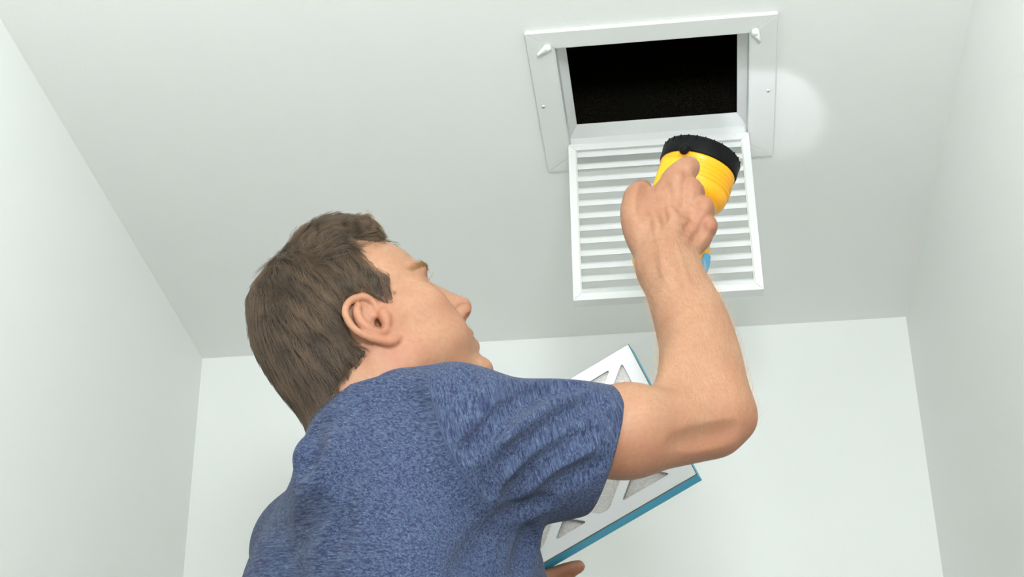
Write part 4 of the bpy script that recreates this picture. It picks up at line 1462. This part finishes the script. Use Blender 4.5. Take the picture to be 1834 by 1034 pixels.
# box of blue card: four edge strips and the back
for nm, lo_, hi_ in (('edge_strip', (0, FH - .0012, -FT), (FLG, FH, -.0004)), ('edge_strip', (0, 0, -FT), (FLG, .0012, -.0004)),
                     ('edge_strip', (0, .0012, -FT), (.0012, FH - .0012, -.0004)), ('edge_strip', (FLG - .0012, .0012, -FT), (FLG, FH - .0012, -.0004))):
    fpart(nm, box(lo_, hi_), BLUE)
fpart('back_card', box((.0012, .0012, -FT), (FLG - .0012, FH - .0012, -FT + .001)), CARD)
fpart('media', box((.004, .004, -.0075), (FLG - .004, FH - .004, -.0035)), med.m)


# near face: card with rounded cut-outs between a border and slanting bars
def clip(poly, p, n):
    out_ = []
    for i in range(len(poly)):
        a, b = poly[i], poly[(i + 1) % len(poly)]
        da, db = (a - p) @ n, (b - p) @ n
        if da <= 0: out_.append(a)
        if (da < 0) != (db < 0) and abs(da - db) > 1e-12: out_.append(a + (b - a) * da / (da - db))
    return out_


BO = 0.0178                                                   # border width
g1 = uv_of(1000, 930) - uv_of(1105, 650); g1 /= np.linalg.norm(g1)
b0, b1 = uv_of(1215, 842), uv_of(1062, 928)
g2 = uv_of(1008, 919) - uv_of(1062, 928); g2 /= np.linalg.norm(g2)
n1 = np.array([-g1[1], g1[0]]); n2 = np.array([-g2[1], g2[0]])
a0, a1 = uv_of(1104, 655), uv_of(1110, 887)
t1 = sorted([a0 @ n1, a1 @ n1]); d1 = t1[1] - t1[0]
t2 = sorted([b0 @ n2, b1 @ n2]); d2 = t2[1] - t2[0]
HB = 0.0058                                                  # half width of a bar
holes = []
for i in range(-8, 9):
    for j in range(-8, 9):
        poly = [np.array(q_) for q_ in ((BO, BO), (FLG - BO, BO), (FLG - BO, FH - BO), (BO, FH - BO))]
        for n_, lo_, hi_ in ((n1, t1[0] + d1 * i + HB, t1[0] + d1 * (i + 1) - HB), (n2, t2[0] + d2 * j + HB, t2[0] + d2 * (j + 1) - HB)):
            poly = clip(poly, n_ * lo_, -n_)
            if len(poly) > 2: poly = clip(poly, n_ * hi_, n_)
            if len(poly) < 3: break
        if len(poly) < 3: continue
        ar = 0.5 * abs(sum(poly[k_][0] * poly[(k_ + 1) % len(poly)][1] - poly[(k_ + 1) % len(poly)][0] * poly[k_][1] for k_ in range(len(poly))))
        if ar < 1.2e-4: continue
        rp_ = []
        m_ = len(poly)
        for k_ in range(m_):                                 # round the corners
            p0, p1, p2 = poly[k_ - 1], poly[k_], poly[(k_ + 1) % m_]
            r_ = min(.006, .35 * np.linalg.norm(p0 - p1), .35 * np.linalg.norm(p2 - p1))
            s0, s1 = p1 + (p0 - p1) / np.linalg.norm(p0 - p1) * r_, p1 + (p2 - p1) / np.linalg.norm(p2 - p1) * r_
            for t_ in (0, .33, .67, 1): rp_.append((1 - t_) ** 2 * s0 + 2 * t_ * (1 - t_) * p1 + t_ * t_ * s1)
        holes.append(rp_)
cu = bpy.data.curves.new('front_card', 'CURVE'); cu.dimensions = '2D'; cu.fill_mode = 'BOTH'
for ring_ in [[(0.0006, 0.0006), (FLG - .0006, 0.0006), (FLG - .0006, FH - .0006), (0.0006, FH - .0006)]] + holes:
    sp_c = cu.splines.new('POLY'); sp_c.points.add(len(ring_) - 1); sp_c.use_cyclic_u = True
    for pt, q_ in zip(sp_c.points, ring_): pt.co = (q_[0], q_[1], 0, 1)
cu.extrude = 0.0007
tmp = bpy.data.objects.new('tmp', cu); COL.objects.link(tmp)
bpy.context.view_layer.update()
me = bpy.data.meshes.new_from_object(tmp.evaluated_get(bpy.context.evaluated_depsgraph_get()))
bpy.data.objects.remove(tmp); me.name = 'front_card'
me.materials.clear()
o = link('front_card', me, CARD, filt); o.parent = filt; o.matrix_parent_inverse = Matrix.Identity(4); o.location = (0, 0, .0004)
o['label'] = 'white card grid with slanting bars'
# raw grey cut edge of the card round the face
for lo_, hi_ in (((-.0003, -.0004, -.0006), (FLG, .0010, .0002)), ((-.0003, FH - .0010, -.0006), (FLG, FH + .0004, .0002)), ((-.0004, 0, -.0006), (.0010, FH, .0002))):
    fpart('card_edge', box(lo_, hi_), GREYL)
